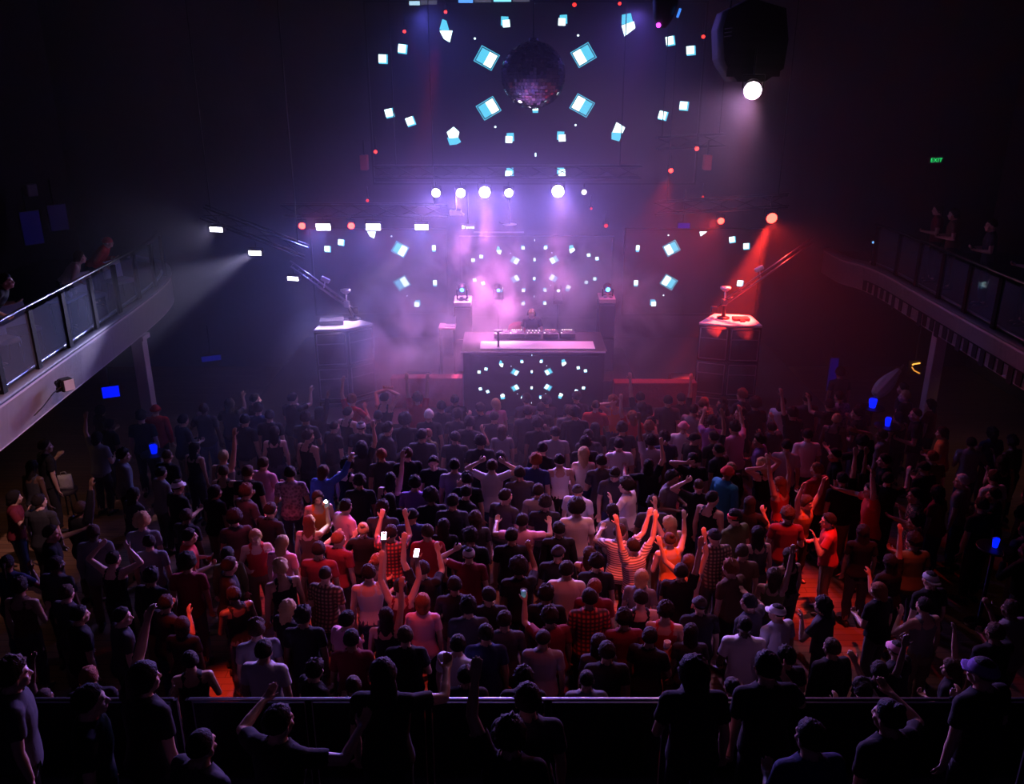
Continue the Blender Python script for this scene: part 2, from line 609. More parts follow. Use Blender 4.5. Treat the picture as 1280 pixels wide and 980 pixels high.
# LED front of the booth
bm = new_bm()
box(bm, (0, 0.02, bh / 2 - .05), (bw - .3, 0.04, bh - .14))
lf = obj('led_front', bm, SCREENBLK, booth)
c = at(664.6, 474.6, BY)
mx = (at(714, 474, BY).x - c.x) / 50.0
mz = (at(664, 454, BY).z - at(664, 494, BY).z) / 40.0
bm = new_bm()
for mi, poly in MOTIF:
    f = bm.faces.new([bm.verts.new((c.x - (bx0 + bx1) / 2 + px * .352 * mx, -0.003 - (0.002 if mi == 0 else 0), c.z - STZ - py * .31 * mz)) for px, py in poly])
    f.material_index = mi
obj('screen_pattern', bm, [SCR_W, SCR_C, SCR_B], lf)
DY0, DZ = 18.08, btz + .002

BTN_W = glow('button_white', (1.0, 0.75, 0.85), 5.0)
BTN_R = glow('button_red', (1.0, 0.2, 0.3), 4.0)
def deck(kind, x, label):
    t = thing('media_player' if kind == 'deck' else 'dj_mixer', label, 'dj deck' if kind == 'deck' else 'mixer', (x, DY0 + .34, DZ), (0, 0, 0), 'media players on the DJ booth' if kind == 'deck' else None)
    w = 0.34
    bm = new_bm()
    rot = Matrix.Rotation(math.radians(-4), 3, 'X')
    box(bm, (0, 0, .065), (w, .42, .10), rot, bev=.01)
    obj('housing', bm, PLASTIC, t)
    if kind == 'deck':
        bm = new_bm(); lathe(bm, (0, .03 - .06, .112), (0, 0, 1), [(0, .125), (.02, .125), (.026, .11), (.026, .03), (.034, .03), (.034, 0)], 24); obj('jog_wheel', bm, mat('jog_dark', (.06, .06, .065), .5), t)
        bm = new_bm(); box(bm, (0, .16, .128), (.22, .10, .012), Matrix.Rotation(-.3, 3, 'X')); obj('display', bm, glow('deck_display', (.9, .5, .7), .5), t)
        bm = new_bm()
        for k in range(2):
            lathe(bm, (-.135, -.17 + .055 * k, .112), (0, 0, 1), [(0, .018), (.012, .018), (.012, 0)], 10)
        obj('play_button', bm, BTN_W, t)
        bm = new_bm()
        for k in range(5):
            box(bm, (-.10 + .05 * k, .135, .122), (.022, .014, .008))
        obj('hot_cue_button', bm, BTN_W if random.random() < .6 else BTN_R, t)
    else:
        bm = new_bm()
        for i in range(4):
            for j in range(5):
                lathe(bm, (-.12 + .08 * i, .17 - .05 * j, .112), (0, 0, 1), [(0, .014), (.02, .011), (.02, 0)], 8)
        obj('knob', bm, GREYMET, t)
        bm = new_bm()
        for i in range(4):
            box(bm, (-.12 + .08 * i, -.12, .118), (.012, .06, .012))
        obj('fader', bm, BTN_W, t)
        bm = new_bm()
        for i in range(4):
            for j in range(5):
                box(bm, (-.085 + .08 * i, .15 - .022 * j, .115), (.008, .010, .004))
        obj('level_meter', bm, BTN_W, t)
names = ['media player at the left end of the DJ booth, by the gooseneck lamp', 'media player just left of the mixer on the DJ booth', 'mixer in the middle of the DJ booth',
         'media player just right of the mixer on the DJ booth', 'media player at the right end of the DJ booth']
for i, u in enumerate((627, 646, 666, 688, 709)):
    deck('mixer' if i == 2 else 'deck', at(u, 420, DY0 + .34).x, names[i])

# gooseneck disc lamp standing on the booth front
p = at(623, 436, BY + .25)
t = thing('disc_lamp', 'small round lit disc on a dark stand at the left of the DJ booth top', 'lamp', (p.x, BY + .25, btz))
hh = at(622.5, 413, BY + .25).z - btz
bm = new_bm(); lathe(bm, (0, 0, 0), (0, 0, 1), [(0, .07), (.015, .07), (.03, .02), (.03, 0)], 16); obj('base', bm, BLACK, t)
bm = new_bm(); tube(bm, [(0, 0, .02), (0, 0, hh - .03)], .022); obj('stem', bm, BLACK, t)
bm = new_bm(); lathe(bm, (0, 0, hh - .03), (0, 0, 1), [(0, .04), (.015, .105), (.035, .105), (.042, 0)], 20); obj('disc', bm, mat('pale_disc', (.8, .75, .78), .4), t)

# red rounded chair back behind the desk
p = at(649, 415, 19.3)
t = thing('armchair', 'red rounded armchair back behind the booth, left of the DJ', 'chair', (p.x, 19.55, RZ))
zc = p.z - RZ
bm = new_bm()
for zz, rx in ((-.25, .2), (-.1, .25), (.05, .25), (.15, .2), (.19, .1)):
    pass
loft(bm, [[Vector((math.cos(a) * rx, math.sin(a) * ry, zc + zz)) for a in [2 * PI * k / 20 for k in range(20)]] for zz, rx, ry in ((-.55, .25, .09), (-.2, .27, .10), (.0, .27, .10), (.1, .24, .09), (.16, .15, .06), (.18, .05, .02))], cap=True)
obj('backrest', bm, mat('red_velvet', (0.55, 0.03, 0.05), .8, bump=.2, scale=50), t)
bm = new_bm(); box(bm, (0, .28, zc - .55), (.52, .55, .16), bev=.04); obj('seat', bm, MATS['red_velvet'], t)
for sx in (-1, 1):
    for sy in (0, 1):
        bm = new_bm(); tube(bm, [(sx * .2, .06 + sy * .42, zc - .6), (sx * .22, .04 + sy * .46, 0)], .022, r1=.014); obj('leg', bm, BLACKMET, t)

# DJ monitor towers with a pale four-hole top
def monitor(u0, u1, v, y, label, colour):
    pl, pr = at(u0, v, y), at(u1, v, y)
    w = pr.x - pl.x
    t = thing('monitor_tower', label, 'speaker', ((pl.x + pr.x) / 2, y + .2, RZ))
    h = pl.z - RZ - .03
    for k in range(2):
        z0, z1 = .02 + k * (h - .1) / 2, .02 + (k + 1) * (h - .1) / 2 - .015
        bm = new_bm(); box(bm, (0, .05, (z0 + z1) / 2), (w * .98, .5, z1 - z0), bev=.015); cb = obj('cabinet', bm, BLACK, t)
        bm = new_bm(); box(bm, (0, -.21, (z0 + z1) / 2), (w * .86, .02, (z1 - z0) * .9)); obj('grille', bm, PLASTIC, cb)
    rot = Matrix.Rotation(math.radians(5), 3, 'X')
    bm = new_bm(); box(bm, (0, .05, h - .02), (w, .5, .10), rot, bev=.015); tp = obj('top_box', bm, colour, t)
    bm = new_bm()
    for i in (-1, 1):
        for j in (-1, 1):
            c = Vector((0, .05, h - .02)) + rot @ Vector((i * w * .17 + .03, j * .11, .052))
            lathe(bm, c, rot @ Vector((0, 0, 1)), [(-.01, .045), (.003, .045), (.003, 0)], 14)
    obj('port', bm, BLACK, tp)
    return h
hL = monitor(567, 589, 377, 19.1, 'tall black monitor tower with pale four-hole top at the left of the DJ', mat('pale_box', (.6, .55, .58), .5))
hR = monitor(749, 770, 373, 19.1, 'tall black monitor tower with red-lit top at the right of the DJ', mat('pale_box_red_light', (.45, .3, .3), .5))  # dim red light put into the colour of the pale top

# small stand with a laptop left of the booth
pl, pr = at(548, 410, 18.3), at(569, 410, 18.3)
t = thing('side_table', 'small side table with pale top between the left podium and the DJ booth', 'table', ((pl.x + pr.x) / 2, 18.5, STZ))
w = pr.x - pl.x
h = pl.z - STZ
bm = new_bm(); box(bm, (0, 0, h - .02), (w, .42, .04), bev=.006); obj('table_top', bm, mat('rosy_top', (.6, .3, .3), .5), t)
for sx in (-1, 1):
    for sy in (-1, 1):
        bm = new_bm(); box(bm, (sx * (w / 2 - .03), sy * .17, (h - .04) / 2), (.03, .03, h - .04)); obj('leg', bm, BLACKMET, t)
lp = thing('laptop', 'open laptop with pale lid on the side table left of the DJ booth', 'laptop', ((pl.x + pr.x) / 2 + .06, 18.5, STZ + h))
bm = new_bm(); box(bm, (0, 0, .01), (.24, .2, .018), bev=.004); obj('base', bm, GREYMET, lp)
bm = new_bm(); box(bm, (0, .12, .09), (.24, .012, .17), Matrix.Rotation(-.25, 3, 'X')); obj('screen_lid', bm, mat('pale_lid', (.85, .8, .8), .4), lp)

# ---- PA stacks (splayed cabinets with pale trapezoid tops) ---------------
def pa_stack(label, front_v, pts, cols, dirlabel):
    """pts: five picture corners of the pale top: front-left, back-left, back-right, front-right, front-middle"""
    yf, yb = 18.0, None
    ztop = at(*pts[4], yf).z
    P = [at_z(u, v, ztop) for u, v in pts]
    cx = sum(p.x for p in P) / 5
    cy = sum(p.y for p in P) / 5
    t = thing('speaker_stack', label, 'speaker stack', (cx, cy, 0))
    L = [Vector((p.x - cx, p.y - cy, 0)) for p in P]
    bm = new_bm()
    poly_prism(bm, [L[0], L[4], L[3], L[2], L[1]], ztop - .05, ztop)
    obj('top_board', bm, mat('podium_top', (.78, .74, .75), .5), t)
    faces = [(L[0], L[4]), (L[4], L[3])]
    back = [(L[1], (L[1] + L[2]) / 2), ((L[1] + L[2]) / 2, L[2])]
    levels = [(ztop - .05 - .80, ztop - .06), (ztop - 1.66, ztop - .87), (0.02, ztop - 1.68)]
    for (a, b_), (ba, bb) in zip(faces, back):
        for z0, z1 in levels:
            if z1 - z0 < .1:
                continue
            bm = new_bm()
            q = .985
            mid = (a + b_ + ba + bb) / 4
            poly_prism(bm, [mid + (p - mid) * q for p in (a, b_, bb, ba)], z0, z1)
            cab = obj('cabinet', bm, mat('speaker_black', (.02, .02, .022), .6), t)
            d = (b_ - a).normalized()
            n = Vector((d.y, -d.x, 0))
            if n.y > 0:
                n = -n
            A, B = a.lerp(b_, .07) + n * .012, a.lerp(b_, .93) + n * .012
            zz0, zz1 = z0 + .05, z1 - .05
            bm = new_bm()
            for (p0, p1) in (((A, zz0), (B, zz0)), ((A, zz1), (B, zz1)), ((A, zz0), (A, zz1)), ((B, zz0), (B, zz1)), ((A, (zz0 + zz1) / 2 + .12), (B, (zz0 + zz1) / 2 + .12))):
                tube(bm, [p0[0] + Vector((0, 0, p0[1])), p1[0] + Vector((0, 0, p1[1]))], .012, 6)
            obj('grille_frame', bm, mat('frame_grey', (.22, .2, .21), .5), cab)
            bm = new_bm()
            A2, B2 = a.lerp(b_, .09) - n * .0, a.lerp(b_, .91) - n * .0
            loft(bm, [[A2 + Vector((0, 0, zz0)) + n * .004, B2 + Vector((0, 0, zz0)) + n * .004, B2 + Vector((0, 0, zz0)) - n * .004, A2 + Vector((0, 0, zz0)) - n * .004],
                      [A2 + Vector((0, 0, zz1)) + n * .004, B2 + Vector((0, 0, zz1)) + n * .004, B2 + Vector((0, 0, zz1)) - n * .004, A2 + Vector((0, 0, zz1)) - n * .004]])
            obj('grille', bm, mat('speaker_grille', (.05, .045, .048), .7, bump=.4, scale=180), cab)
    return Vector((cx, cy, ztop)), L

stR, LR = pa_stack('black speaker stack with a red-lit pale trapezoid top at the right of the stage', 0, [(874, 403), (893, 392), (938, 394), (953, 407), (913, 406.5)], None, 'right')
stL, LL = pa_stack('black speaker stack with a lilac-lit pale trapezoid top at the left of the stage', 0, [(392, 412.5), (405, 400.5), (439, 396.5), (466, 404), (433, 411)], None, 'left')

# flat dark case lying on the left stack
p = at_z(415, 404, stL.z)
t = tag(obj('equipment_case', (lambda b: (box(b, (0, 0, .05), (.52, .36, .10), Matrix.Rotation(.15, 3, 'Z'), bev=.015), box(b, (.05, -.19, .05), (.10, .02, .03), Matrix.Rotation(.15, 3, 'Z')), b)[-1])(new_bm()), mat('case_grey', (.09, .08, .10), .6)),
        'flat dark equipment case lying on the left speaker stack', 'case')
t.location = (p.x, p.y, stL.z)
p = at_z(926, 400, stR.z)
bm = new_bm(); box(bm, (0, 0, .03), (.36, .22, .06), bev=.01); box(bm, (0, -.14, .02), (.1, .1, .04))
t = tag(obj('cable_box', bm, mat('case_red', (.10, .05, .05), .6)), 'small flat dark box lying on the right speaker stack', 'box')
t.location = (p.x, p.y, stR.z)

# jib-like boom arms rising from the stacks
def boom(label, base_uv, head_uv, tip_uv, y, zt, tip_y):
    b0 = at_z(*base_uv, zt)
    t = thing('boom_arm', label, 'boom arm', b0)
    def loc(u, v, yy):
        return at(u, v, yy) - b0
    sgn = 1 if tip_uv[0] > base_uv[0] else -1
    bm = new_bm(); lathe(bm, (0, 0, 0), (0, 0, 1), [(0, .14), (.03, .14), (.05, .05), (.05, 0)], 16); obj('base', bm, BLACKMET, t)
    h = loc(*head_uv, b0.y)
    piv = Vector((h.x, 0, h.z * .55))
    bm = new_bm(); tube(bm, [(0, 0, .03), piv], .045, r1=.035); obj('column', bm, BLACKMET, t)
    bm = new_bm(); box(bm, piv, (.12, .12, .14), bev=.02); obj('pivot', bm, mat('dull_metal', (.25, .22, .23), .3, .8), t)
    tip = loc(*tip_uv, tip_y)
    for k, off in enumerate((Vector((0, 0, .06)), Vector((0, 0, -.06)))):
        bm = new_bm(); tube(bm, [piv + off, tip + off], .022); obj('boom_tube', bm, MATS['dull_metal'], t)
    bm = new_bm()
    for k in range(9):
        q = piv.lerp(tip, (k + .5) / 9)
        q2 = piv.lerp(tip, (k + 1) / 9)
        tube(bm, [q + Vector((0, 0, .06)), q2 + Vector((0, 0, -.06))], .010, 5)
    obj('bracing', bm, MATS['dull_metal'], t)
    ctr = piv - (tip - piv).normalized() * .28
    bm = new_bm(); tube(bm, [piv, ctr], .02); box(bm, ctr, (.16, .10, .14), bev=.02); obj('counterweight', bm, BLACKMET, t)
    bm = new_bm(); lathe(bm, (h.x, 0, h.z - .05), (0, 0, 1), [(0, .06), (.05, .12), (.09, .12), (.10, 0)], 16); tube(bm, [piv, (h.x, 0, h.z - .04)], .02); obj('lamp_dish', bm, mat('pale_metal', (.7, .65, .66), .35, .4), t)
    mid = piv.lerp(tip, .42) + Vector((-.05 * sgn, 0, .18))
    bm = new_bm(); box(bm, mid, (.20, .08, .10), Matrix.Rotation(-.5 * sgn, 3, 'Y'), bev=.02); tube(bm, [mid, piv.lerp(tip, .42)], .015); obj('mount_box', bm, MATS['pale_metal'], t)
boom('slanting boom arm reaching up to the right from the red-lit speaker stack', (904, 398), (907, 361), (1017, 300), 18.4, stR.z, 17.9)
boom('slanting boom arm reaching up to the left from the lilac-lit speaker stack', (443, 399), (432, 364), (363, 330), 18.4, stL.z, 18.0)

# pair of low stage wedges in red light
for u, v, lab, cat in ((524, 482, 'low black wedge monitor on the red-lit deck left of the booth', 'speaker'), (851, 484, 'low black wedge monitor on the deck near the right speaker stack', 'speaker')):
    p = at_z(u, v, STZ)
    bm = new_bm()
    prof = [(-.2, 0), (.2, 0), (.2, .12), (-.05, .34), (-.2, .30)]
    loft(bm, [[Vector((s * .28, a, b_)) for a, b_ in prof] for s in (-1, 1)])
    o = obj('wedge_monitor', bm, BLACK); o.location = (p.x, p.y, STZ); o.rotation_euler = (0, 0, PI)
    tag(o, lab, cat)
    bm = new_bm(); box(bm, (0, .09, .235), (.5, .30, .012), Matrix.Rotation(-.724, 3, 'X')); obj('grille', bm, PLASTIC, o)
# added blocks beside the booth, red light on the deck put into their colour
REDLIGHT = mat('red_light_deck', (.30, .04, .04), .8, bump=.5, scale=14, var=.3)
for (u0, u1, v0, lab) in ((488, 578, 473, 'low added block coloured like red light on the deck, left of the DJ booth'), (768, 872, 479, 'low added block coloured like red light on the deck, right of the DJ booth')):
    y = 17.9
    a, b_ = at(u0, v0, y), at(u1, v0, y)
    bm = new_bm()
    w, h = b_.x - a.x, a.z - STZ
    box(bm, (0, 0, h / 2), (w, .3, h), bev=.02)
    o = tag(obj('red_light_block', bm, REDLIGHT), lab, 'platform'); o.location = ((a.x + b_.x) / 2, y + .16, STZ)
# ------------------------------------------------------------------ rigging and lamps
def truss(label, a, b, size=.26, bays=None):
    a, b = Vector(a), Vector(b)
    d = b - a
    L = d.length
    ux = d.normalized()
    uy = Vector((0, 1, 0)) if abs(ux.y) < .9 else Vector((1, 0, 0))
    uz = ux.cross(uy).normalized()
    uy = uz.cross(ux)
    t = thing('lighting_truss', label, 'truss', a)
    corners = [uy * (sy * size / 2) + uz * (sz * size / 2) for sy, sz in ((-1, -1), (1, -1), (1, 1), (-1, 1))]
    for c in corners:
        bm = new_bm(); tube(bm, [c, c + d], .024, 8); obj('chord', bm, BLACKMET, t)
    bm = new_bm()
    n = bays or max(2, int(L / .5))
    for i in range(n):
        for k in range(4):
            c0, c1 = corners[k], corners[(k + 1) % 4]
            tube(bm, [c0 + d * (i / n), c1 + d * ((i + 1) / n)], .010, 5)
    obj('hanging_lattice', bm, BLACKMET, t)
    # suspension rods
    for f in (.08, .92):
        p = d * f
        bm = new_bm(); tube(bm, [p + Vector((0, 0, size / 2)), Vector((p.x, p.y, ZC - a.z))], .012, 6); obj('hanging_rod', bm, BLACKMET, t)
    return t

LENS = {}
def lens_mat(color, strength):
    k = (color, strength)
    if k not in LENS:
        LENS[k] = glow('lens_%d' % len(LENS), color, strength)
    return LENS[k]

def par(loc, aim, r, color, strength, label, group=None, name='par_lamp', drop=.0, length=None):
    """round stage lamp; loc = centre of lens"""
    loc = Vector(loc)
    aim = (Vector(aim) - loc).normalized()
    t = thing(name, label, 'stage light', loc, group=group)
    Lc = length or r * 2.6
    bm = new_bm(); lathe(bm, aim * .012, -aim, [(0, r * 1.12), (0.0, r * 1.02), (.02, r * 1.02), (.02, r * 1.12), (Lc * .55, r * 1.08), (Lc * .9, r * .6), (Lc, r * .35), (Lc, 0)], 20); obj('can', bm, BLACK, t)
    bm = new_bm(); lathe(bm, aim * .010, aim, [(0, r), (.010, r), (.018, r * .8), (.022, r * .3), (.0225, 0)], 20); obj('lens', bm, lens_mat(color, strength), t)
    x = aim.cross(Vector((0, 0, 1))).normalized()
    bm = new_bm()
    mid = -aim * Lc * .4
    top = Vector((mid.x, mid.y, r * 1.6))
    tube(bm, [mid + x * r * 1.2, mid + x * r * 1.25 + Vector((0, 0, r * 1.5)), mid - x * r * 1.25 + Vector((0, 0, r * 1.5)), mid - x * r * 1.2], .014, 6)
    tube(bm, [mid + Vector((0, 0, r * 1.5)), mid + Vector((0, 0, r * 1.5 + .10 + drop))], .014, 6)
    obj('hanging_bracket', bm, BLACKMET, t)
    return t, aim

def strobe(loc, aim, w, h, color, strength, label, group=None, drop=0.0):
    loc = Vector(loc)
    t = thing('strobe_light', label, 'strobe light', loc, group=group)
    q = (Vector(aim) - loc).to_track_quat('-Y', 'Z').to_matrix()
    # local: -Y is the beam
    bm = new_bm(); box(bm, q @ Vector((0, .075, 0)), (w * 1.1, .13, h * 1.3), q, bev=.012); obj('housing', bm, BLACK, t)
    bm = new_bm(); box(bm, q @ Vector((0, .006, 0)), (w, .012, h), q, bev=.004); obj('light_panel', bm, lens_mat(color, strength), t)
    bm = new_bm()
    tube(bm, [q @ Vector((w * .58, .08, 0)), q @ Vector((w * .58, .08, h)), q @ Vector((-w * .58, .08, h)), q @ Vector((-w * .58, .08, 0))], .012, 6)
    m = q @ Vector((0, .08, h))
    tube(bm, [m, m + Vector((0, 0, .12 + drop))], .012, 6)
    obj('hanging_bracket', bm, BLACKMET, t)
    return t

WHT = (1.0, .86, 1.0)
PNK = (1.0, .55, .9)
RED = (1.0, .03, .02)
VIO = (.80, .78, 1.0)
BLU = (.05, .25, 1.0)

TY = 20.2
top_row = [(545, 241, .095), (576, 241, .10), (606, 240, .125), (636, 241, .09), (697.5, 239, .135), (730, 240, .055)]
zt = at(636, 241, TY).z
truss('long dark overhead truss carrying the row of bright round lamps above the DJ', (at(470, 241, TY + .25).x, TY + .25, zt + .45), (at(800, 241, TY + .25).x, TY + .25, zt + .45))
labs = ['leftmost bright round lamp in the row above the DJ', 'second bright round lamp from the left above the DJ', 'big bright round lamp third from the left above the DJ',
        'fourth bright round lamp, right above the centre screen', 'largest bright round lamp in the row, right of centre above the DJ', 'small white round lamp at the right end of the row above the DJ']
for (u, v, r), lb in zip(top_row, labs):
    p = at(u, v, TY)
    aim = CAM + Vector((p.x * .55, 5, -3.5))
    par(p, aim, r, WHT if r > .06 else (1, .95, 1), 30.0 if r > .06 else 6.0, lb, 'round lamps on the truss above the DJ', 'par_lamp')

bars = [(404, 284, .33, .15), (466.5, 284, .33, .15), (527, 284, .30, .125)]
BYB = 20.0
zb = at(466, 284, BYB).z
truss('dark truss carrying the three white strobes and two red lamps left of the DJ', (at(355, 284, BYB + .2).x, BYB + .2, zb + .36), (at(560, 284, BYB + .2).x, BYB + .2, zb + .36))
labs = ['leftmost of the three white strobes, between two red lamps left of the stage', 'middle of the three white strobes left of the DJ', 'rightmost of the three white strobes, nearest the DJ']
for (u, v, w, h), lb in zip(bars, labs):
    p = at(u, v, BYB)
    strobe(p, CAM + Vector((p.x, 8, -6)), w, h, (.86, .84, 1.0), 16.0, lb, 'white strobes left of the DJ')
for u, v, lb in ((377.5, 282, 'red round lamp left of the leftmost white strobe'), (439, 282, 'red round lamp between the left and middle white strobes')):
    p = at(u, v, BYB - .02)
    par(p, CAM + Vector((p.x + 3, 6, -6)), .075, RED, 14.0, lb, 'red lamps by the white strobes')

# strobes along the left balcony end
for u, v, y, w, h, lb in ((270, 287, 18.6, .30, .10, 'white strobe at the far end of the left balcony rail, upper one'), (318.5, 316.5, 19.0, .30, .10, 'white strobe throwing a beam down left, beside the left balcony end'),
                       (366, 348.5, 19.0, .26, .085, 'small white strobe below the left balcony end, above the left speaker stack')):
    p = at(u, v, y)
    strobe(p, p + Vector((-.6, -2.6, -.25)), w, h, (.86, .84, 1.0), 10.0, lb, 'strobes by the left balcony end', drop=.05)
a, b = at(255, 279, 18.85), at(385, 338, 19.3)
truss('slanting dark truss carrying three strobes at the left balcony end', (a.x, a.y, a.z + .25), (b.x, b.y, b.z + .42))

# red lamps on the right
for u, v, y, r, st, lb in ((964.5, 272.5, 18.9, .115, 16.0, 'big bright red lamp with a red beam above the right speaker stack'), (901, 276, 20.0, .075, 14.0, 'smaller red lamp above the right LED screen'),
                         (838.5, 213, 20.0, .05, 8.0, 'small red lamp above and right of the DJ, lower of two'), (871, 185.5, 20.0, .045, 6.0, 'small red lamp above and right of the DJ, upper of two'),
                         (505.5, 39, 20.6, .035, 4.0, 'tiny red lamp near the top of the hanging screen, left'), (557, 14.5, 20.6, .035, 4.0, 'tiny red lamp at the top edge, above the left mid cube'),
                         (469.5, 189.5, 20.4, .04, 4.0, 'small red lamp left below the hanging screen'), (879, 45.5, 20.4, .04, 3.0, 'tiny red lamp right of the hanging screen, below the top'),
                         (774.5, 4, 20.4, .035, 3.0, 'tiny red lamp at the top edge right of the mirror ball'), (718, 5.5, 20.4, .045, 2.0, 'tiny dim red lamp at the top edge, right above the mirror ball'),
                         (757.5, 282, 20.4, .05, 1.0, 'tiny dim red lamp right of the centre screen'), (739, 260.5, 20.6, .03, 1.0, 'tiny dim red lamp under the small white lamp'), (459.5, 250.5, 20.6, .035, 1.5, 'tiny dim red lamp above the middle strobe'), (878.5, 246, 20.6, .03, 1.0, 'tiny dim red lamp above the smaller red lamp on the right')):
    p = at(u, v, y)
    aim = Vector((p.x * .6, 10.0, 1.0)) if u < 900 or u > 950 else Vector((4.3, 15.2, 1.5))
    par(p, CAM + Vector((p.x, 9, -5)), r, RED, st, lb, None, 'red_spotlight', drop=.15)
# truss for the right lamps
a, b = at(820, 268, 20.25), at(985, 262, 19.15)
truss('dark truss carrying two red lamps above the right speaker stack', (a.x, a.y, a.z + .15), (b.x, b.y, b.z + .2))
a, b = at(820, 185, 20.75), at(905, 180, 20.75)
truss('short dark truss with two small red lamps right of the hanging screen', (a.x, a.y, a.z + .1), (b.x, b.y, b.z + .1))
a, b = at(455, -8, 20.9), at(800, -10, 20.9)
truss('dark overhead truss above the hanging screen', (a.x, a.y, a.z + .2), (b.x, b.y, b.z + .2))
# thin blue light strips along the top of the hanging screen
for k, (u0, u1, v, m) in enumerate(((511.5, 524.5, 5.2, 'w'), (526, 546, 4.3, 'd'), (573, 591, 2.2, 'b'), (593, 614, 1.6, 'd'), (617, 639, .8, 'c'), (641, 662, .8, 'd'))):
    a, b = at(u0, v, 20.9), at(u1, v, 20.9)
    bm = new_bm(); box(bm, (0, .03, 0), (b.x - a.x, .06, .035)); box(bm, (0, .03, .04), (b.x - a.x, .03, .05))
    o = obj('hanging_light_strip', bm, {'w': glow('strip_white', (.5, .8, 1), 1.0), 'd': glow('strip_dim', (.3, .3, .45), .25), 'b': glow('strip_blue', (.1, .35, 1), 1.4), 'c': glow('strip_cyan', (.2, .7, 1), 1.6)}[m])
    o.location = (a + b) / 2
    tag(o, ['leftmost thin pale strip', 'second thin dim strip', 'third thin blue strip', 'fourth thin dim strip', 'fifth thin cyan strip', 'sixth thin dim strip'][k] + ' along the top of the hanging screen', 'light strip', 'light strips above the hanging screen')

# fixture bodies with the dim red light put into their housing colour
for u, v, lb in ((455.5, 203, 'dim red-lit fixture box left below the hanging screen'), (884, 203, 'dim red-lit fixture box under the upper small red lamp')):
    p = at(u, v, 20.4)
    t = thing('scanner_fixture', lb, 'stage light', p)
    bm = new_bm(); box(bm, (0, 0, 0), (.17, .25, .34), bev=.02); obj('housing', bm, mat('red_light_housing', (.5, .08, .07), .5), t)
    bm = new_bm(); tube(bm, [(0, 0, .17), (0, 0, .5)], .02); obj('hanging_bracket', bm, BLACKMET, t)

# bright pink-white lamps at upper right with the black cabinet cluster in front
CY = 15.0
p = at(941, 113, CY - .5)
par(p, p + Vector((-.62, -2.4, -.5)), .135, (1, .72, .92), 26.0, 'brightest pink-white lamp hanging at the upper right below the black cabinet', None, 'par_lamp', drop=.3)
PINKP = p
p = at(909, 41, CY + .3)
par(p, p + Vector((-1.4, -1.8, -.5)), .055, (1, .75, 1), 12.0, 'small pink-white lamp above left of the black hanging cabinet', None, 'par_lamp', drop=.3)
p = at(942, 62, CY)
t = thing('hanging_speaker', 'big black multi-sided speaker cabinet hanging at the upper right', 'speaker', p)
sc = 1 / FPX * (p - CAM).length
out = [(-38, -22), (-34, 10), (-31, 16), (-17, 34), (14, 34), (34, 20), (36, -10), (30, -42), (-8, -52), (-33, -40)]
bm = new_bm(); loft(bm, [[Vector((x * sc, yy, -z * sc)) for x, z in out] for yy in (-.1, .75)]); obj('cabinet', bm, mat('void_black', (.008, .008, .009), .8), t)
bm = new_bm()
for k in range(4):
    box(bm, (.0, -.105, (-24 + 14 * k) * sc), (60 * sc, .01, 9 * sc))
obj('grille', bm, mat('void_grille', (.012, .012, .013), .8), t)
bm = new_bm(); tube(bm, [(0, .3, .5), (0, .3, ZC - p.z)], .02); obj('hanging_chain', bm, BLACKMET, t)
bm = new_bm()
for k in range(3):
    tube(bm, [(-36 * sc, -.1, (13 + k * 4) * sc), (-28 * sc, -.12, (14 + k * 4) * sc)], .008, 6)
obj('latch', bm, GREYMET, t)

# black moving head at the top edge with purple lens
p = at(832, 6, 15.5)
t = thing('moving_head', 'black hanging moving head with purple lens at the top edge', 'stage light', p)
sc = 1 / FPX * (p - CAM).length
bm = new_bm(); lathe(bm, (.02, 0, 18 * sc), Vector((-.12, -.05, -1)), [(0, .05), (.02, .2), (.25, .21), (.5, .15), (.62, .07), (.63, 0)], 18); obj('head', bm, BLACK, t)
bm = new_bm(); lathe(bm, (-8 * sc, -.12, -21.5 * sc), Vector((-.3, -1, -.3)), [(0, .04), (.012, .035), (.015, 0)], 14); obj('lens', bm, lens_mat((.75, .05, 1), 4.0), t)
bm = new_bm(); tube(bm, [(.02, 0, .2), (.02, 0, ZC - p.z)], .03); tube(bm, [(-.22, 0, .1), (-.22, 0, .45), (.26, 0, .45), (.26, 0, .1)], .03); obj('hanging_yoke', bm, BLACKMET, t)
bm = new_bm(); box(bm, (14 * sc, -.12, -9 * sc), (.035, .03, .14), Matrix.Rotation(.3, 3, 'Y')); obj('status_light', bm, lens_mat((.05, .25, 1), 1.2), t)

# blue moving heads standing on the monitor towers etc.
def mover(loc, r, color, st, label, stand=0.0):
    loc = Vector(loc)
    t = thing('moving_head', label, 'stage light', loc - Vector((0, 0, .32 + stand)))
    zc = .32 + stand
    bm = new_bm(); box(bm, (0, .06, .05 + stand), (.24, .22, .10), bev=.015); obj('base', bm, BLACK, t)
    for s in (-1, 1):
        bm = new_bm(); box(bm, (s * .115, .06, .2 + stand), (.03, .10, .24), bev=.008); obj('yoke_arm', bm, BLACK, t)
    bm = new_bm(); lathe(bm, (0, .0, zc), (0, 1, .2), [(0, r * 1.2), (.02, r * 1.35), (.16, .10), (.22, .05), (.22, 0)], 16); obj('head', bm, BLACK, t)
    bm = new_bm(); lathe(bm, (0, .004, zc), (0, -1, -.2), [(0, r), (.012, r * .7), (.016, 0)], 16); obj('lens', bm, lens_mat(color, st), t)
    if stand:
        bm = new_bm(); tube(bm, [(0, .06, 0), (0, .06, stand)], .025); lathe(bm, (0, .06, 0), (0, 0, 1), [(0, .22), (.02, .22), (.03, .03), (.03, 0)], 16); obj('stand', bm, BLACKMET, t)
    return t
p = at(577.5, 362.5, 19.3); mover(p, .055, BLU, 8.0, 'blue moving head standing on the left monitor tower')
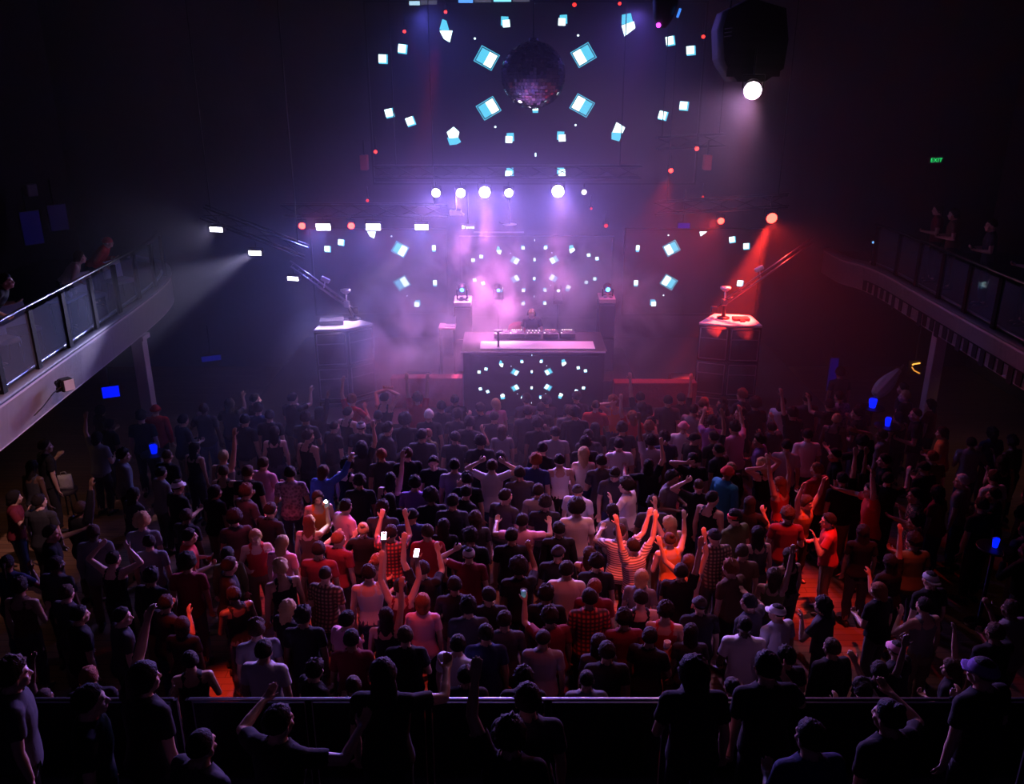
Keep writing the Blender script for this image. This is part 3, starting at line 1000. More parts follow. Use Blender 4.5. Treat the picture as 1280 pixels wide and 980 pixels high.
p = at(760, 362, 19.3); mover(p, .06, BLU, 9.0, 'blue moving head standing on the right monitor tower')
p = at(623, 363, 20.3); mover(p, .05, BLU, 6.0, 'blue moving head on a tall stand left behind the DJ', stand=p.z - .32 - RZ)
p = at(698, 363.5, 20.3); mover(p, .045, (.7, .8, 1), 3.0, 'white moving head on a tall stand right behind the DJ', stand=p.z - .32 - RZ)

# lit fixtures under the top row
TY2 = 20.4
p = at(569, 263, TY2)
t = thing('scanner_fixture', 'brightly lit top of a dark fixture under the second round lamp', 'stage light', p)
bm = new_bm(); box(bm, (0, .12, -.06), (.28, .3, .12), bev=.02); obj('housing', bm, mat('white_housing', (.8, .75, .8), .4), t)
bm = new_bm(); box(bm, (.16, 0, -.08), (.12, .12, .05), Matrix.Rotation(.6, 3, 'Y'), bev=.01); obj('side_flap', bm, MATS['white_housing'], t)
bm = new_bm(); tube(bm, [(0, .12, 0), (0, .12, .5)], .02); obj('hanging_bracket', bm, BLACKMET, t)
p = at(585, 284, TY2)
t = thing('lit_sign', 'small lit lettered panel at the left above the centre screen', 'sign', p)
bm = new_bm(); box(bm, (0, .05, 0), (.34, .08, .14), bev=.01); obj('housing', bm, BLACK, t)
bm = new_bm()
SG = [[(0, 0, 0, 2), (0, 2, 1, 2), (1, 2, 1.2, 1), (1.2, 1, 1, 0), (1, 0, 0, 0)], [(0, 0, 0, 1.2), (.2, 1.7, .9, 1.7)], [(0, .7, 1, .7), (0, 0, 0, 1.2), (0, 1.2, 1, 1.2), (0, 0, 1, 0)], [(0, 1.2, .5, 0), (.5, 0, 1, 1.2)], [(0, 0, 0, 1.2), (0, 1.2, 1, 1.2), (1, 1.2, 1, 0)], [(1, 1.2, 0, 1.2), (0, 1.2, 0, .6), (0, .6, 1, .6), (1, .6, 1, 0), (1, 0, 0, 0)]]
for k, strokes in enumerate(SG):
    for (x0, z0, x1, z1) in strokes:
        s = .034
        tube(bm, [(-.14 + .05 * k + x0 * s, .004, -.032 + z0 * s), (-.14 + .05 * k + x1 * s, .004, -.032 + z1 * s)], .006, 5)
obj('lettering', bm, lens_mat((1, .9, 1), 3.0), t)
bm = new_bm(); tube(bm, [(0, .05, .07), (0, .05, .8)], .015); obj('hanging_bracket', bm, BLACKMET, t)
p = at(637, 281, TY2)
t = thing('hanging_tray', 'thin lit oval dish hanging above the centre screen', 'fixture', p)
bm = new_bm(); lathe(bm, (0, .1, -.02), (0, 0, 1), [(0, .05), (.01, .17), (.025, .17), (.03, 0)], 20); obj('dish', bm, MATS['white_housing'], t)
bm = new_bm(); tube(bm, [(0, .1, 0), (0, .1, .6)], .014); tube(bm, [(-.25, .1, .06), (-.2, .1, .02), (0, .1, .04)], .014); obj('hanging_bracket', bm, BLACKMET, t)
bm = new_bm()
a, b = at(592, 290, TY2 + .1), at(655, 290.5, TY2 + .1)
box(bm, (0, 0, 0), (b.x - a.x, .05, .03)); o = tag(obj('hanging_pipe', bm, mat('lilac_metal', (.5, .5, .55), .4, .6)), 'thin horizontal pipe just above the centre screen', 'pipe'); o.location = (a + b) / 2

# ---- mirror ball ----
p = at(666.5, 94, 18.6)
r = 37.5 / FPX * (p - CAM).length
t = thing('mirror_ball', 'big mirror ball hanging in front of the tall LED screen', 'mirror ball', p)
bm = new_bm()
NR = 30
for i in range(NR):
    a0, a1 = PI * i / NR - PI / 2, PI * (i + 1) / NR - PI / 2
    n = max(4, int(2 * NR * math.cos((a0 + a1) / 2)))
    for k in range(n):
        b0, b1 = 2 * PI * (k + .04) / n, 2 * PI * (k + .96) / n
        e = (a1 - a0) * .04
        j = (random.uniform(-.006, .006), random.uniform(-.006, .006))
        q = []
        for aa, bb, s in ((a0 + e, b0, 1), (a0 + e, b1, -1), (a1 - e, b1, -1), (a1 - e, b0, 1)):
            rr = r * (1 + j[0] * s + j[1] * (1 if aa == a0 + e else -1))
            q.append(bm.verts.new((math.cos(aa) * math.cos(bb) * rr, math.cos(aa) * math.sin(bb) * rr, math.sin(aa) * rr)))
        bm.faces.new(q)
obj('mirror_tiles', bm, mat('mirror_tile', (.55, .5, .55), .06, 1.0), t, False)
bm = new_bm(); lathe(bm, (0, 0, -r * .97), (0, 0, 1), [(r * .97 - math.cos(PI * k / 20) * r * .97, max(.001, math.sin(PI * k / 20) * r * .97)) for k in range(21)], 32); obj('core', bm, BLACK, t)
bm = new_bm(); lathe(bm, (0, 0, r * .98), (0, 0, 1), [(0, .09), (.06, .09), (.07, .015), (ZC - p.z - r - .02, .012)], 12); obj('hanging_motor', bm, BLACKMET, t)

# ---- par lamp clamped to the left fascia with its cables
p = at_x(80, 481, -7.0)
t = thing('fascia_lamp', 'small pale-fronted lamp clamped on the left balcony fascia', 'stage light', p)
rot = Matrix.Rotation(math.radians(50), 3, 'Z')
bm = new_bm(); box(bm, (.02, .02, 0), (.17, .15, .20), rot, bev=.015); obj('housing', bm, BLACK, t)
bm = new_bm(); box(bm, Vector((.02, .02, 0)) + rot @ Vector((.02, -.08, 0)), (.15, .012, .17), rot); obj('light_face', bm, mat('pale_lens', (.75, .75, .9), .3), t)
bm = new_bm(); box(bm, (-.03, -.12, .02), (.03, .05, .2), Matrix.Rotation(.5, 3, 'X')); box(bm, (-.03, -.12, .02), (.03, .05, .2), Matrix.Rotation(-.5, 3, 'X')); obj('mount_clamp', bm, BLACKMET, t)
bm = new_bm(); tube(bm, [(.0, -.06, .0), (-.02, -.3, -.03), (-.02, -.62, -.12), (-.02, -.9, -.16)], .009, 6); obj('cable', bm, BLACK, t)

# ---- exit sign high on the right
p = at(1171, 200.5, 22.9)
t = thing('exit_sign', 'small green lit exit sign high on the right', 'exit sign', p)
bm = new_bm(); box(bm, (0, .05, 0), (.36, .06, .17), bev=.01); obj('sign_box', bm, BLACK, t)
cu = bpy.data.curves.new('exit_letters', 'FONT'); cu.body = 'EXIT'; cu.size = .15; cu.align_x = 'CENTER'; cu.align_y = 'CENTER'; cu.extrude = .004
tmp = bpy.data.objects.new('tmp', cu); COL.objects.link(tmp)
me = bpy.data.meshes.new_from_object(tmp.evaluated_get(bpy.context.evaluated_depsgraph_get()))
bpy.data.objects.remove(tmp); bpy.data.curves.remove(cu)
me.materials.clear(); me.materials.append(lens_mat((.03, 1, .2), 1.0))
o = bpy.data.objects.new('lettering', me); COL.objects.link(o); o.parent = t; o.location = (0, .014, 0); o.rotation_euler = (PI / 2, 0, 0)
bm = new_bm(); tube(bm, [(0, .05, .08), (0, .05, .9)], .012); obj('hanging_bracket', bm, BLACKMET, t)

# ------------------------------------------------------------------ the light those lamps throw, and some added spots
def spot_at(u, v, y, aim, color, e, ang, blend=.5, size=.08, name='spot_light'):
    p = at(u, v, y)
    d = (Vector(aim) - p).normalized()
    return lamp(name, 'SPOT', p + d * .16, color, e, aim, ang, blend, size)

# top row: wide violet wash towards the hall, pink beams down on the DJ
for i, (u, v, r) in enumerate(top_row[:5]):
    p = at(u, v, TY)
    k = (r / .1) ** 1.5
    spot_at(u, v, TY, (p.x * .9, 12.5, 4.4), (.34, .21, 1.0), 2500 * k, 72, .9)
    spot_at(u, v, TY, ((p.x * .9 + .1) if i != 2 else p.x + .25, 18.5, 2.0), (1.0, .26, .80), 1700 * k * (.5, .7, 2.1, .7, .35)[i], 34, .8)
    spot_at(u, v, TY, (p.x * 1.6, 12.5, 1.5), (1.0, .34, .60), 520 * k, 60, .8)
# strobes
for (u, v, w, h) in bars:
    p = at(u, v, BYB)
    spot_at(u, v, BYB, (p.x - .2, 14.5, 3.4), (.17, .21, 1.0), 750, 80, .9)
spot_at(270, 287, 18.6, at(150, 330, 14), (.6, .55, 1), 260, 40, .7)
spot_at(318.5, 316.5, 19.0, at(200, 372, 15.5), (.6, .55, 1), 2200, 22, .6)
spot_at(366, 348.5, 19.0, at(430, 460, 17), (.4, .40, 1), 110, 70, .7)
spot_at(527, 284, BYB, at(425, 404, 18.3), (.9, .55, 1.0), 1500, 17, .5)
spot_at(523, 8, 20.9, (.6, 15.0, 4.0), (.13, .13, 1.0), 520, 110, .9)  # added blue wash at the top truss, no fixture, tints the upper haze
spot_at(800, 8, 20.9, (.9, 15.0, 4.0), (.22, .13, 1.0), 500, 110, .9)  # second added wash for the haze, also without a fixture
lamp('spot_light', 'SPOT', PINKP + Vector((-.08, -.24, -.04)), (.85, .42, 1), 800, at(790, 270, 20), 80, .9, .1)
# red
spot_at(964.5, 272.5, 18.9, at(913, 400, 18.5), RED, 9000, 31, .35)
spot_at(964.5, 272.5, 18.9, (5.0, 12.0, 1.5), RED, 500, 80, .8)
spot_at(901, 276, 20.0, at(800, 330, 16.5), RED, 700, 60, .7)
spot_at(838.5, 213, 20.0, (2.0, 17, .9), RED, 500, 60, .7)
spot_at(377.5, 282, BYB, at(430, 300, 17), RED, 300, 40, .7)
spot_at(439, 282, BYB, at(520, 330, 18), RED, 300, 40, .7)
spot_at(505.5, 39, 20.6, at(540, 110, 19), RED, 160, 16, .5)
spot_at(557, 14.5, 20.6, at(530, 100, 19), RED, 160, 16, .5)
# blue beam from the right tower
spot_at(760, 362, 19.3, at(795, 220, 17.8), BLU, 1600, 6, .5)
spot_at(577.5, 362.5, 19.3, at(560, 330, 17.4), BLU, 60, 30, .5)
# pink lamp upper right, purple lens
lamp('spot_light', 'SPOT', PINKP + Vector((-.1, -.35, -.1)), (1, .45, .8), 450, (1.5, 9.0, 1), 70, .8, .1)
lamp('spot_light', 'SPOT', (-1.0, 8.5, 11.8), (1, .48, .55), 3000, (-7.2, 11.6, 3.5), 19, .9, .1)  # added unseen ceiling spot that brightens the left balcony fascia
lamp('spot_light', 'SPOT', PINKP + Vector((-.1, -.3, -.1)), (1, .5, .8), 250, PINKP + Vector((-2, -3, -1)), 40, .8, .1)
spot_at(823, 28, 15.4, at(800, 80, 15), (.7, .05, 1), 90, 30, .6)
# ceiling spots over the dance floor (above the picture): red pools on the crowd
def pool(u, v, src, color, e, ang, blend=.8):
    tgt = at_z(u, v, 1.5)
    lamp('spot_light', 'SPOT', src, color, e, tgt, ang, blend, .10)
pool(815, 690, (3.0, 9.4, 11.6), (1.0, .07, .035), 12000, 9.5)
pool(995, 640, (5.2, 10.6, 11.6), (1.0, .05, .04), 9000, 10.5)
pool(1080, 680, (5.0, 10.2, 11.6), (1.0, .05, .05), 3500, 11)
pool(440, 680, (-2.6, 9.8, 11.6), (1.0, .09, .13), 7500, 11)
pool(345, 640, (-3.8, 10.6, 11.6), (1.0, .07, .14), 4200, 10)
pool(262, 755, (-4.4, 9.0, 11.6), (1.0, .06, .035), 8000, 7.5)
pool(500, 730, (-1.8, 8.6, 11.6), (1.0, .08, .09), 3000, 11)
pool(860, 500, (5.0, 18.0, 9.0), (1.0, .05, .04), 1800, 14)
pool(720, 640, (1.6, 10.4, 11.6), (1.0, .22, .26), 1600, 20)
pool(740, 750, (2.0, 8.0, 11.6), (1.0, .09, .11), 900, 20)
pool(480, 490, (-1.5, 18.6, 8.5), (1.0, .05, .05), 1600, 14)
# ------------------------------------------------------------------ haze and smoke
def haze_mat(name, density, aniso=0.0, cloud=False):
    m = bpy.data.materials.new(name)
    m.use_nodes = True
    nt = m.node_tree
    nt.nodes.remove(nt.nodes['Principled BSDF'])
    v = nt.nodes.new('ShaderNodeVolumeScatter')
    v.inputs['Density'].default_value = density
    v.inputs['Anisotropy'].default_value = aniso
    nt.links.new(v.outputs[0], nt.nodes['Material Output'].inputs['Volume'])
    if not cloud:
        m.cycles.homogeneous_volume = True
        return m
    tc = nt.nodes.new('ShaderNodeTexCoord')
    n = nt.nodes.new('ShaderNodeTexNoise')
    n.inputs['Scale'].default_value = .85
    n.inputs['Detail'].default_value = 4
    n.inputs['Roughness'].default_value = .6
    n.inputs['Distortion'].default_value = .6
    nt.links.new(tc.outputs['Object'], n.inputs['Vector'])
    r = nt.nodes.new('ShaderNodeMapRange')
    r.inputs['From Min'].default_value = .42
    r.inputs['From Max'].default_value = .68
    r.inputs['To Min'].default_value = 0
    r.inputs['To Max'].default_value = density
    nt.links.new(n.outputs['Fac'], r.inputs['Value'])
    # fade to nothing at the border of the cloud (generated coordinates run 0..1)
    s = nt.nodes.new('ShaderNodeVectorMath'); s.operation = 'SUBTRACT'; s.inputs[1].default_value = (.5, .5, .42)
    nt.links.new(tc.outputs['Generated'], s.inputs[0])
    L = nt.nodes.new('ShaderNodeVectorMath'); L.operation = 'LENGTH'
    nt.links.new(s.outputs[0], L.inputs[0])
    f = nt.nodes.new('ShaderNodeMapRange')
    f.inputs['From Min'].default_value = .52; f.inputs['From Max'].default_value = .2
    f.inputs['To Min'].default_value = 0; f.inputs['To Max'].default_value = 1
    nt.links.new(L.outputs['Value'], f.inputs['Value'])
    mu = nt.nodes.new('ShaderNodeMath'); mu.operation = 'MULTIPLY'
    nt.links.new(r.outputs[0], mu.inputs[0]); nt.links.new(f.outputs[0], mu.inputs[1])
    nt.links.new(mu.outputs[0], v.inputs['Density'])
    try:
        m.cycles.volume_step_rate = .4
    except Exception:
        pass
    return m

bm = new_bm(); box(bm, (0.6, 18.55, 5.3), (19.6, 9.7, 10.4))
o = obj('stage_haze', bm, haze_mat('thin_haze', 0.025))
tag(o, 'thin purple haze filling the air around the stage lights', 'haze', kind='stuff')
bm = new_bm()
ellipsoid_pts = [(.6, 1.0)]
box(bm, (0, 0, 0), (8.6, 2.4, 4.4))
o = obj('smoke_cloud', bm, haze_mat('drifting_smoke', 2.4, cloud=True))
o.location = (-.2, 20.1, 2.8)
tag(o, 'drifting pink and violet smoke swirling above and behind the DJ booth', 'smoke', kind='stuff')

bm = new_bm(); box(bm, (0, 0, 0), (5.6, 2.6, 3.0))
o = obj('smoke_cloud', bm, haze_mat('low_smoke', 1.0, cloud=True))
p = at(500, 438, 17.6)
o.location = (p.x, 17.7, p.z + .1)
tag(o, 'low violet smoke bank in front of the left speaker stack', 'smoke', kind='stuff')
# ------------------------------------------------------------------ people
DEPS = None
ARM = {
    'down': ((.20, .02, -1), (.02, .22, -1)), 'back': ((.28, -.12, -1), (.05, .15, -1)), 'bent': ((.28, .10, -1), (-.40, .9, .10)), 'fold': ((.30, .20, -1), (-.95, .45, .10)),
    'up': ((.38, .12, 1), (-.08, .12, 1)), 'high': ((.16, .18, 1), (.05, .1, 1)), 'wide': ((.75, .1, .75), (.25, .1, 1)),
    'head': ((.95, .12, .42), (-.88, -.05, .55)), 'behind': ((.85, -.15, .62), (-.75, -.45, .10)), 'phone': ((.20, .85, .12), (-.22, .45, .9)),
    'point': ((.45, .65, .45), (.15, .5, .9)), 'out': ((.75, .5, -.2), (-.05, .95, .30)), 'face': ((.45, .40, -.62), (-.50, .30, .85)), 'hip': ((.62, -.28, -.78), (-.78, .42, -.35)),
    'cross': ((.30, .55, .75), (-.95, .10, .35)), 'tri': ((.95, .15, .55), (-.80, .12, .85)), 'chest': ((.22, .30, -.9), (-.35, .6, .75)), 'decks': ((.30, .45, -.85), (-.10, .85, -.45)),
}

def capsule(bm, p0, p1, r0, r1, n=10):
    p0, p1 = Vector(p0), Vector(p1)
    d = (p1 - p0)
    L = d.length
    d = d / L if L > 1e-6 else Vector((0, 0, 1))
    rings = []
    for a in (-80, -45, -15):
        a = math.radians(a)
        rings.append(circ(p0 + d * (math.sin(a) * r0), d, max(math.cos(a) * r0, 1e-4), n))
    for a in (15, 45, 80):
        a = math.radians(a)
        rings.append(circ(p1 + d * (math.sin(a) * r1), d, max(math.cos(a) * r1, 1e-4), n))
    loft(bm, rings)

def ellipsoid(bm, c, r, rot=None, nu=14, nv=9):
    rings = []
    for i in range(nv):
        a = -PI / 2 + PI * (i + .5) / nv * .999
        z, rr = math.sin(a), math.cos(a)
        ring = []
        for k in range(nu):
            t = 2 * PI * k / nu
            v = Vector((math.cos(t) * rr * r[0], math.sin(t) * rr * r[1], z * r[2]))
            if rot is not None:
                v = rot @ v
            ring.append(Vector(c) + v)
        rings.append(ring)
    loft(bm, rings)

class Build:
    pass

POSES = {}

def make_pose(key, ul='down', ur='down', lean=4, twist=0, hyaw=0, hpitch=0, stance=.10, sway=0, female=False):
    """one figure, 1.74 m tall, facing +Y, as meshes: body, clothes; cached by key"""
    if key in POSES:
        return POSES[key]
    B = Build()
    f = .92 if female else 1.0
    pel = Vector((sway, 0, .93))
    UP = Matrix.Rotation(math.radians(twist), 3, 'Z') @ Matrix.Rotation(math.radians(-lean), 3, 'X') @ Matrix.Rotation(math.radians(-sway * 60), 3, 'Y')
    def U(x, y, z):
        return pel + UP @ Vector((x, y, z - .93))
    bm = new_bm()
    bones = {}
    # torso
    prof = [(.80, .10, .085, 0), (.86, .155, .11, 0), (.93, .17 if not female else .178, .118, -.005), (1.02, .150 * f, .105, 0), (1.12, .138 * f, .098, .005), (1.24, .160 * f, .112, .008), (1.34, .178 * f, .115, .004), (1.41, .170 * f, .098, -.004), (1.455, .115 * f, .075, -.010), (1.49, .062, .060, -.008), (1.53, .055, .056, .004)]
    rings = []
    for z, rx, ry, oy in prof:
        ring = []
        for k in range(18):
            t = 2 * PI * k / 18
            cx, sy = math.cos(t), math.sin(t)
            e = .82
            x = math.copysign(abs(cx) ** e, cx) * rx
            y = math.copysign(abs(sy) ** e, sy) * ry + oy
            ring.append(U(x, y, z) if z > .9 else pel + Vector((x, y, z - .93)))
        rings.append(ring)
    loft(bm, rings)
    if female:
        for s in (-1, 1):
            ellipsoid(bm, U(s * .075, .095, 1.27), (.062, .055, .065))
    # head
    NK = U(0, .0, 1.47)
    HR = UP @ Matrix.Rotation(math.radians(-hyaw), 3, 'Z') @ Matrix.Rotation(math.radians(lean * .6 - hpitch), 3, 'X')
    hc = NK + UP @ Vector((0, .010, .05)) + HR @ Vector((0, .015, .085))
    def Hd(x, y, z):
        return hc + HR @ Vector((x, y, z))
    capsule(bm, NK - UP @ Vector((0, 0, .02)), Hd(0, -.012, -.05), .058 * f, .054 * f)
    ellipsoid(bm, Hd(0, -.012, .022), (.077, .098, .100), HR, 18, 12)
    ellipsoid(bm, Hd(0, .026, -.040), (.058, .068, .078), HR, 16, 10)
    ellipsoid(bm, Hd(0, .066, -.092), (.026, .022, .020), HR)
    capsule(bm, Hd(0, .086, .012), Hd(0, .106, -.026), .010, .0165)
    for s in (-1, 1):
        capsule(bm, Hd(s * .012, .094, -.028), Hd(s * .018, .09, -.03), .010, .009)
        ellipsoid(bm, Hd(s * .080, -.012, -.012), (.011, .021, .033), HR)
        capsule(bm, Hd(s * .018, .083, .030), Hd(s * .048, .074, .030), .011, .009)
        ellipsoid(bm, Hd(s * .042, .060, -.028), (.022, .022, .022), HR)
    ellipsoid(bm, Hd(0, .088, -.058), (.026, .012, .007), HR)
    ellipsoid(bm, Hd(0, .086, -.069), (.022, .012, .008), HR)
    bones['head'] = (Hd(0, 0, -.06), Hd(0, 0, .09))
    bones['spine'] = (pel, U(0, 0, 1.40))
    bones['neck'] = (U(0, -.005, 1.475), Hd(0, -.012, -.05))
    # arms
    B.hands = {}
    for s, nm in ((-1, ul), (1, ur)):
        ud, fd = (Vector(a) for a in ARM[nm])
        ud.x *= s; fd.x *= s
        ud, fd = (UP @ ud).normalized(), (UP @ fd).normalized()
        raised = max(0, (UP.transposed() @ ud).z + .2)
        sh = U(s * (.178 - .02 * raised) * f, -.005, 1.405 + .05 * raised)
        el = sh + ud * (.285 * (.96 if female else 1))
        wr = el + fd * (.25 * (.96 if female else 1))
        capsule(bm, U(s * .10, -.005, 1.40), sh, .072 * f, .060 * f)
        capsule(bm, sh, sh.lerp(el, .5), .056 * f, .050 * f)
        capsule(bm, sh.lerp(el, .5), el, .050 * f, .040 * f)
        capsule(bm, el, el.lerp(wr, .35), .041 * f, .043 * f)
        capsule(bm, el.lerp(wr, .35), wr, .042 * f, .028 * f)
        bones['uarm%d' % s] = (sh, el)
        bones['farm%d' % s] = (el, wr)
        # hand
        hd = fd
        side = hd.cross(Vector((0, 1, 0)) if abs(hd.y) < .8 else Vector((0, 0, 1))).normalized()
        pn = side.cross(hd).normalized()      # palm normal
        if pn.y < 0 and abs(hd.y) < .8:
            pn, side = -pn, -side
        th_side = -s if (hd.z > 0) else s     # thumbs point inwards/forwards
        for i in range(4):
            o = side * ((i - 1.5) * .0195)
            k0 = wr + hd * .02 + o * .7
            k1 = wr + hd * (.088 - abs(i - 1.3) * .004) + o
            capsule(bm, k0, k1, .0155, .0125, 8)
            ln = (.036, .041, .039, .031)[i if th_side < 0 else 3 - i]
            c1 = .35 if nm not in ('decks', 'bent', 'hip', 'head') else .75
            d1 = (hd * math.cos(c1) + pn * math.sin(c1) + o * 2.2).normalized()
            k2 = k1 + d1 * ln
            d2 = (hd * math.cos(c1 * 2.1) + pn * math.sin(c1 * 2.1) + o * 2.2).normalized()
            k3 = k2 + d2 * ln * .85
            capsule(bm, k1, k2, .0105, .0092, 8)
            capsule(bm, k2, k3, .0092, .0078, 8)
        t0 = wr + hd * .028 + side * (th_side * .026)
        t1 = t0 + (hd * .75 + side * th_side * .8 + pn * .25).normalized() * .045
        t2 = t1 + (hd * .95 + side * th_side * .35 + pn * .35).normalized() * .032
        capsule(bm, t0, t1, .0145, .0115, 8)
        capsule(bm, t1, t2, .0115, .0088, 8)
        bones['hand%d' % s] = (wr, wr + hd * .17)
        B.hands[s] = (wr, hd, pn)
    # legs
    for s in (-1, 1):
        hp = pel + Vector((s * .088, 0, -.06))
        an = Vector((s * stance, -.02 + .05 * s * (sway * 10), .085))
        kn = hp.lerp(an, .52) + Vector((s * .012, .03, 0))
        capsule(bm, hp, kn, .092, .058)
        capsule(bm, kn, kn.lerp(an, .35), .056, .060)
        capsule(bm, kn.lerp(an, .35), an, .058, .038)
        capsule(bm, an + Vector((0, -.03, -.045)), an + Vector((s * .02, .15, -.055)), .036, .028)
        bones['thigh%d' % s] = (hp, kn)
        bones['shin%d' % s] = (kn, an)
        bones['foot%d' % s] = (an + Vector((0, 0, -.04)), an + Vector((0, .15, -.05)))
    bmesh.ops.recalc_face_normals(bm, faces=bm.faces)
    me = bpy.data.meshes.new('tmp'); bm.to_mesh(me); bm.free()
    o = bpy.data.objects.new('tmp', me); COL.objects.link(o)
    m = o.modifiers.new('r', 'REMESH'); m.mode = 'VOXEL'; m.voxel_size = .0085; m.use_smooth_shade = True
    m = o.modifiers.new('s', 'SMOOTH'); m.factor = .5; m.iterations = 3
    m = o.modifiers.new('d', 'DECIMATE'); m.ratio = .24
    dg = bpy.context.evaluated_depsgraph_get()
    dg.update()
    body = bpy.data.meshes.new_from_object(o.evaluated_get(dg))
    bpy.data.objects.remove(o); bpy.data.meshes.remove(me)
    body.name = 'body_' + key
    nv = len(body.vertices)
    V = np.empty(nv * 3, np.float32); body.vertices.foreach_get('co', V); V = V.reshape(-1, 3).astype(np.float64)
    N = np.array([tuple(n.vector) for n in body.vertex_normals])
    names = list(bones)
    D = np.empty((len(names), nv)); T = np.empty((len(names), nv))
    RAD = {'head': .085, 'spine': .135, 'neck': .056, 'uarm': .05, 'farm': .038, 'hand': .03, 'thigh': .08, 'shin': .05, 'foot': .035}
    for i, b in enumerate(names):
        a, c = (np.array(q) for q in bones[b])
        ab = c - a
        t = np.clip(((V - a) @ ab) / (ab @ ab), 0, 1)
        T[i] = t
        D[i] = np.linalg.norm(V - (a + t[:, None] * ab), axis=1) / RAD[b.rstrip('-1')]
    near = D.argmin(0)
    tn = T[near, np.arange(nv)]
    nb = np.array([n.rstrip('-1') for n in names])[near]
    B.V, B.N, B.nb, B.tn, B.bones, B.body = V, N, nb, tn, bones, body
    B.upz = (V - np.array(pel)) @ np.array(UP @ Vector((0, 0, 1))) + .93
    upx = np.abs((V - np.array(pel)) @ np.array(UP @ Vector((1, 0, 0))))
    B.upx = upx
    B.polys = [tuple(p.vertices) for p in body.polygons]
    # face features
    for p in body.polygons:
        c = HR.transposed() @ (p.center - hc)
        mi = 0
        if c.y > .055:
            if abs(abs(c.x) - .034) < .014 and abs(c.z - .010) < .009:
                mi = 2
            elif abs(c.x) < .026 and -.076 < c.z < -.052:
                mi = 1
        p.material_index = mi
        p.use_smooth = True
    body.materials.clear()
    body.materials.append(None); body.materials.append(mat('lips', (.32, .10, .09), .5)); body.materials.append(mat('eyes', (.05, .035, .03), .2))
    B.head = Matrix.Translation(hc) @ HR.to_4x4()
    B.cl = {}
    B.key = key
    POSES[key] = B
    return B

def cloth(B, kind):
    """garment mesh grown from the body region it covers"""
    if kind in B.cl:
        return B.cl[kind]
    nb, tn, z = B.nb, B.tn, B.upz
    is_ = lambda *a: np.isin(nb, a)
    if kind == 'tee':
        sel = (is_('spine') & (z > .86)) | (is_('uarm') & (tn < .62)) | (is_('neck') & (z < 1.485))
        off = .013
    elif kind == 'long':
        sel = (is_('spine') & (z > .84)) | is_('uarm') | (is_('farm') & (tn < .93)) | (is_('neck') & (z < 1.49))
        off = .016
    elif kind == 'tank':
        sel = (is_('spine') & (z > .82) & ((z < 1.36) | ((B.upx > .055) & (B.upx < .115))))
        off = .008
    elif kind == 'trousers':
        sel = is_('thigh') | (is_('shin') & (tn < .95)) | (is_('spine') & (z < 1.0))
        off = .010
    elif kind == 'skirt':
        sel = (is_('thigh') & (tn < .8)) | (is_('spine') & (z < 1.0))
        off = .012
    V = B.V.copy()
    nz = np.array([noise.noise(Vector(v) * 7.0) + .5 * noise.noise(Vector(v) * 17.0) for v in V])
    loose = np.zeros(len(V))
    if kind in ('tee', 'long'):
        loose = np.where(nb == 'spine', np.clip((1.30 - z) / .35, 0, 1) * .022, 0) + np.where((nb == 'uarm'), .010 * tn, 0)
    if kind == 'trousers':
        loose = np.where(nb == 'shin', .012, .004)
    V = V + B.N * (off + loose + nz * .006)[:, None]
    used = {}
    vs, fs = [], []
    for p in B.polys:
        if all(sel[i] for i in p):
            for i in p:
                if i not in used:
                    used[i] = len(vs)
                    vs.append(V[i])
            fs.append([used[i] for i in p])
    me = bpy.data.meshes.new(kind + '_' + B.key)
    me.from_pydata([tuple(v) for v in vs], [], fs)
    me.polygons.foreach_set('use_smooth', [True] * len(fs))
    me.materials.append(None)
    B.cl[kind] = me
    return me

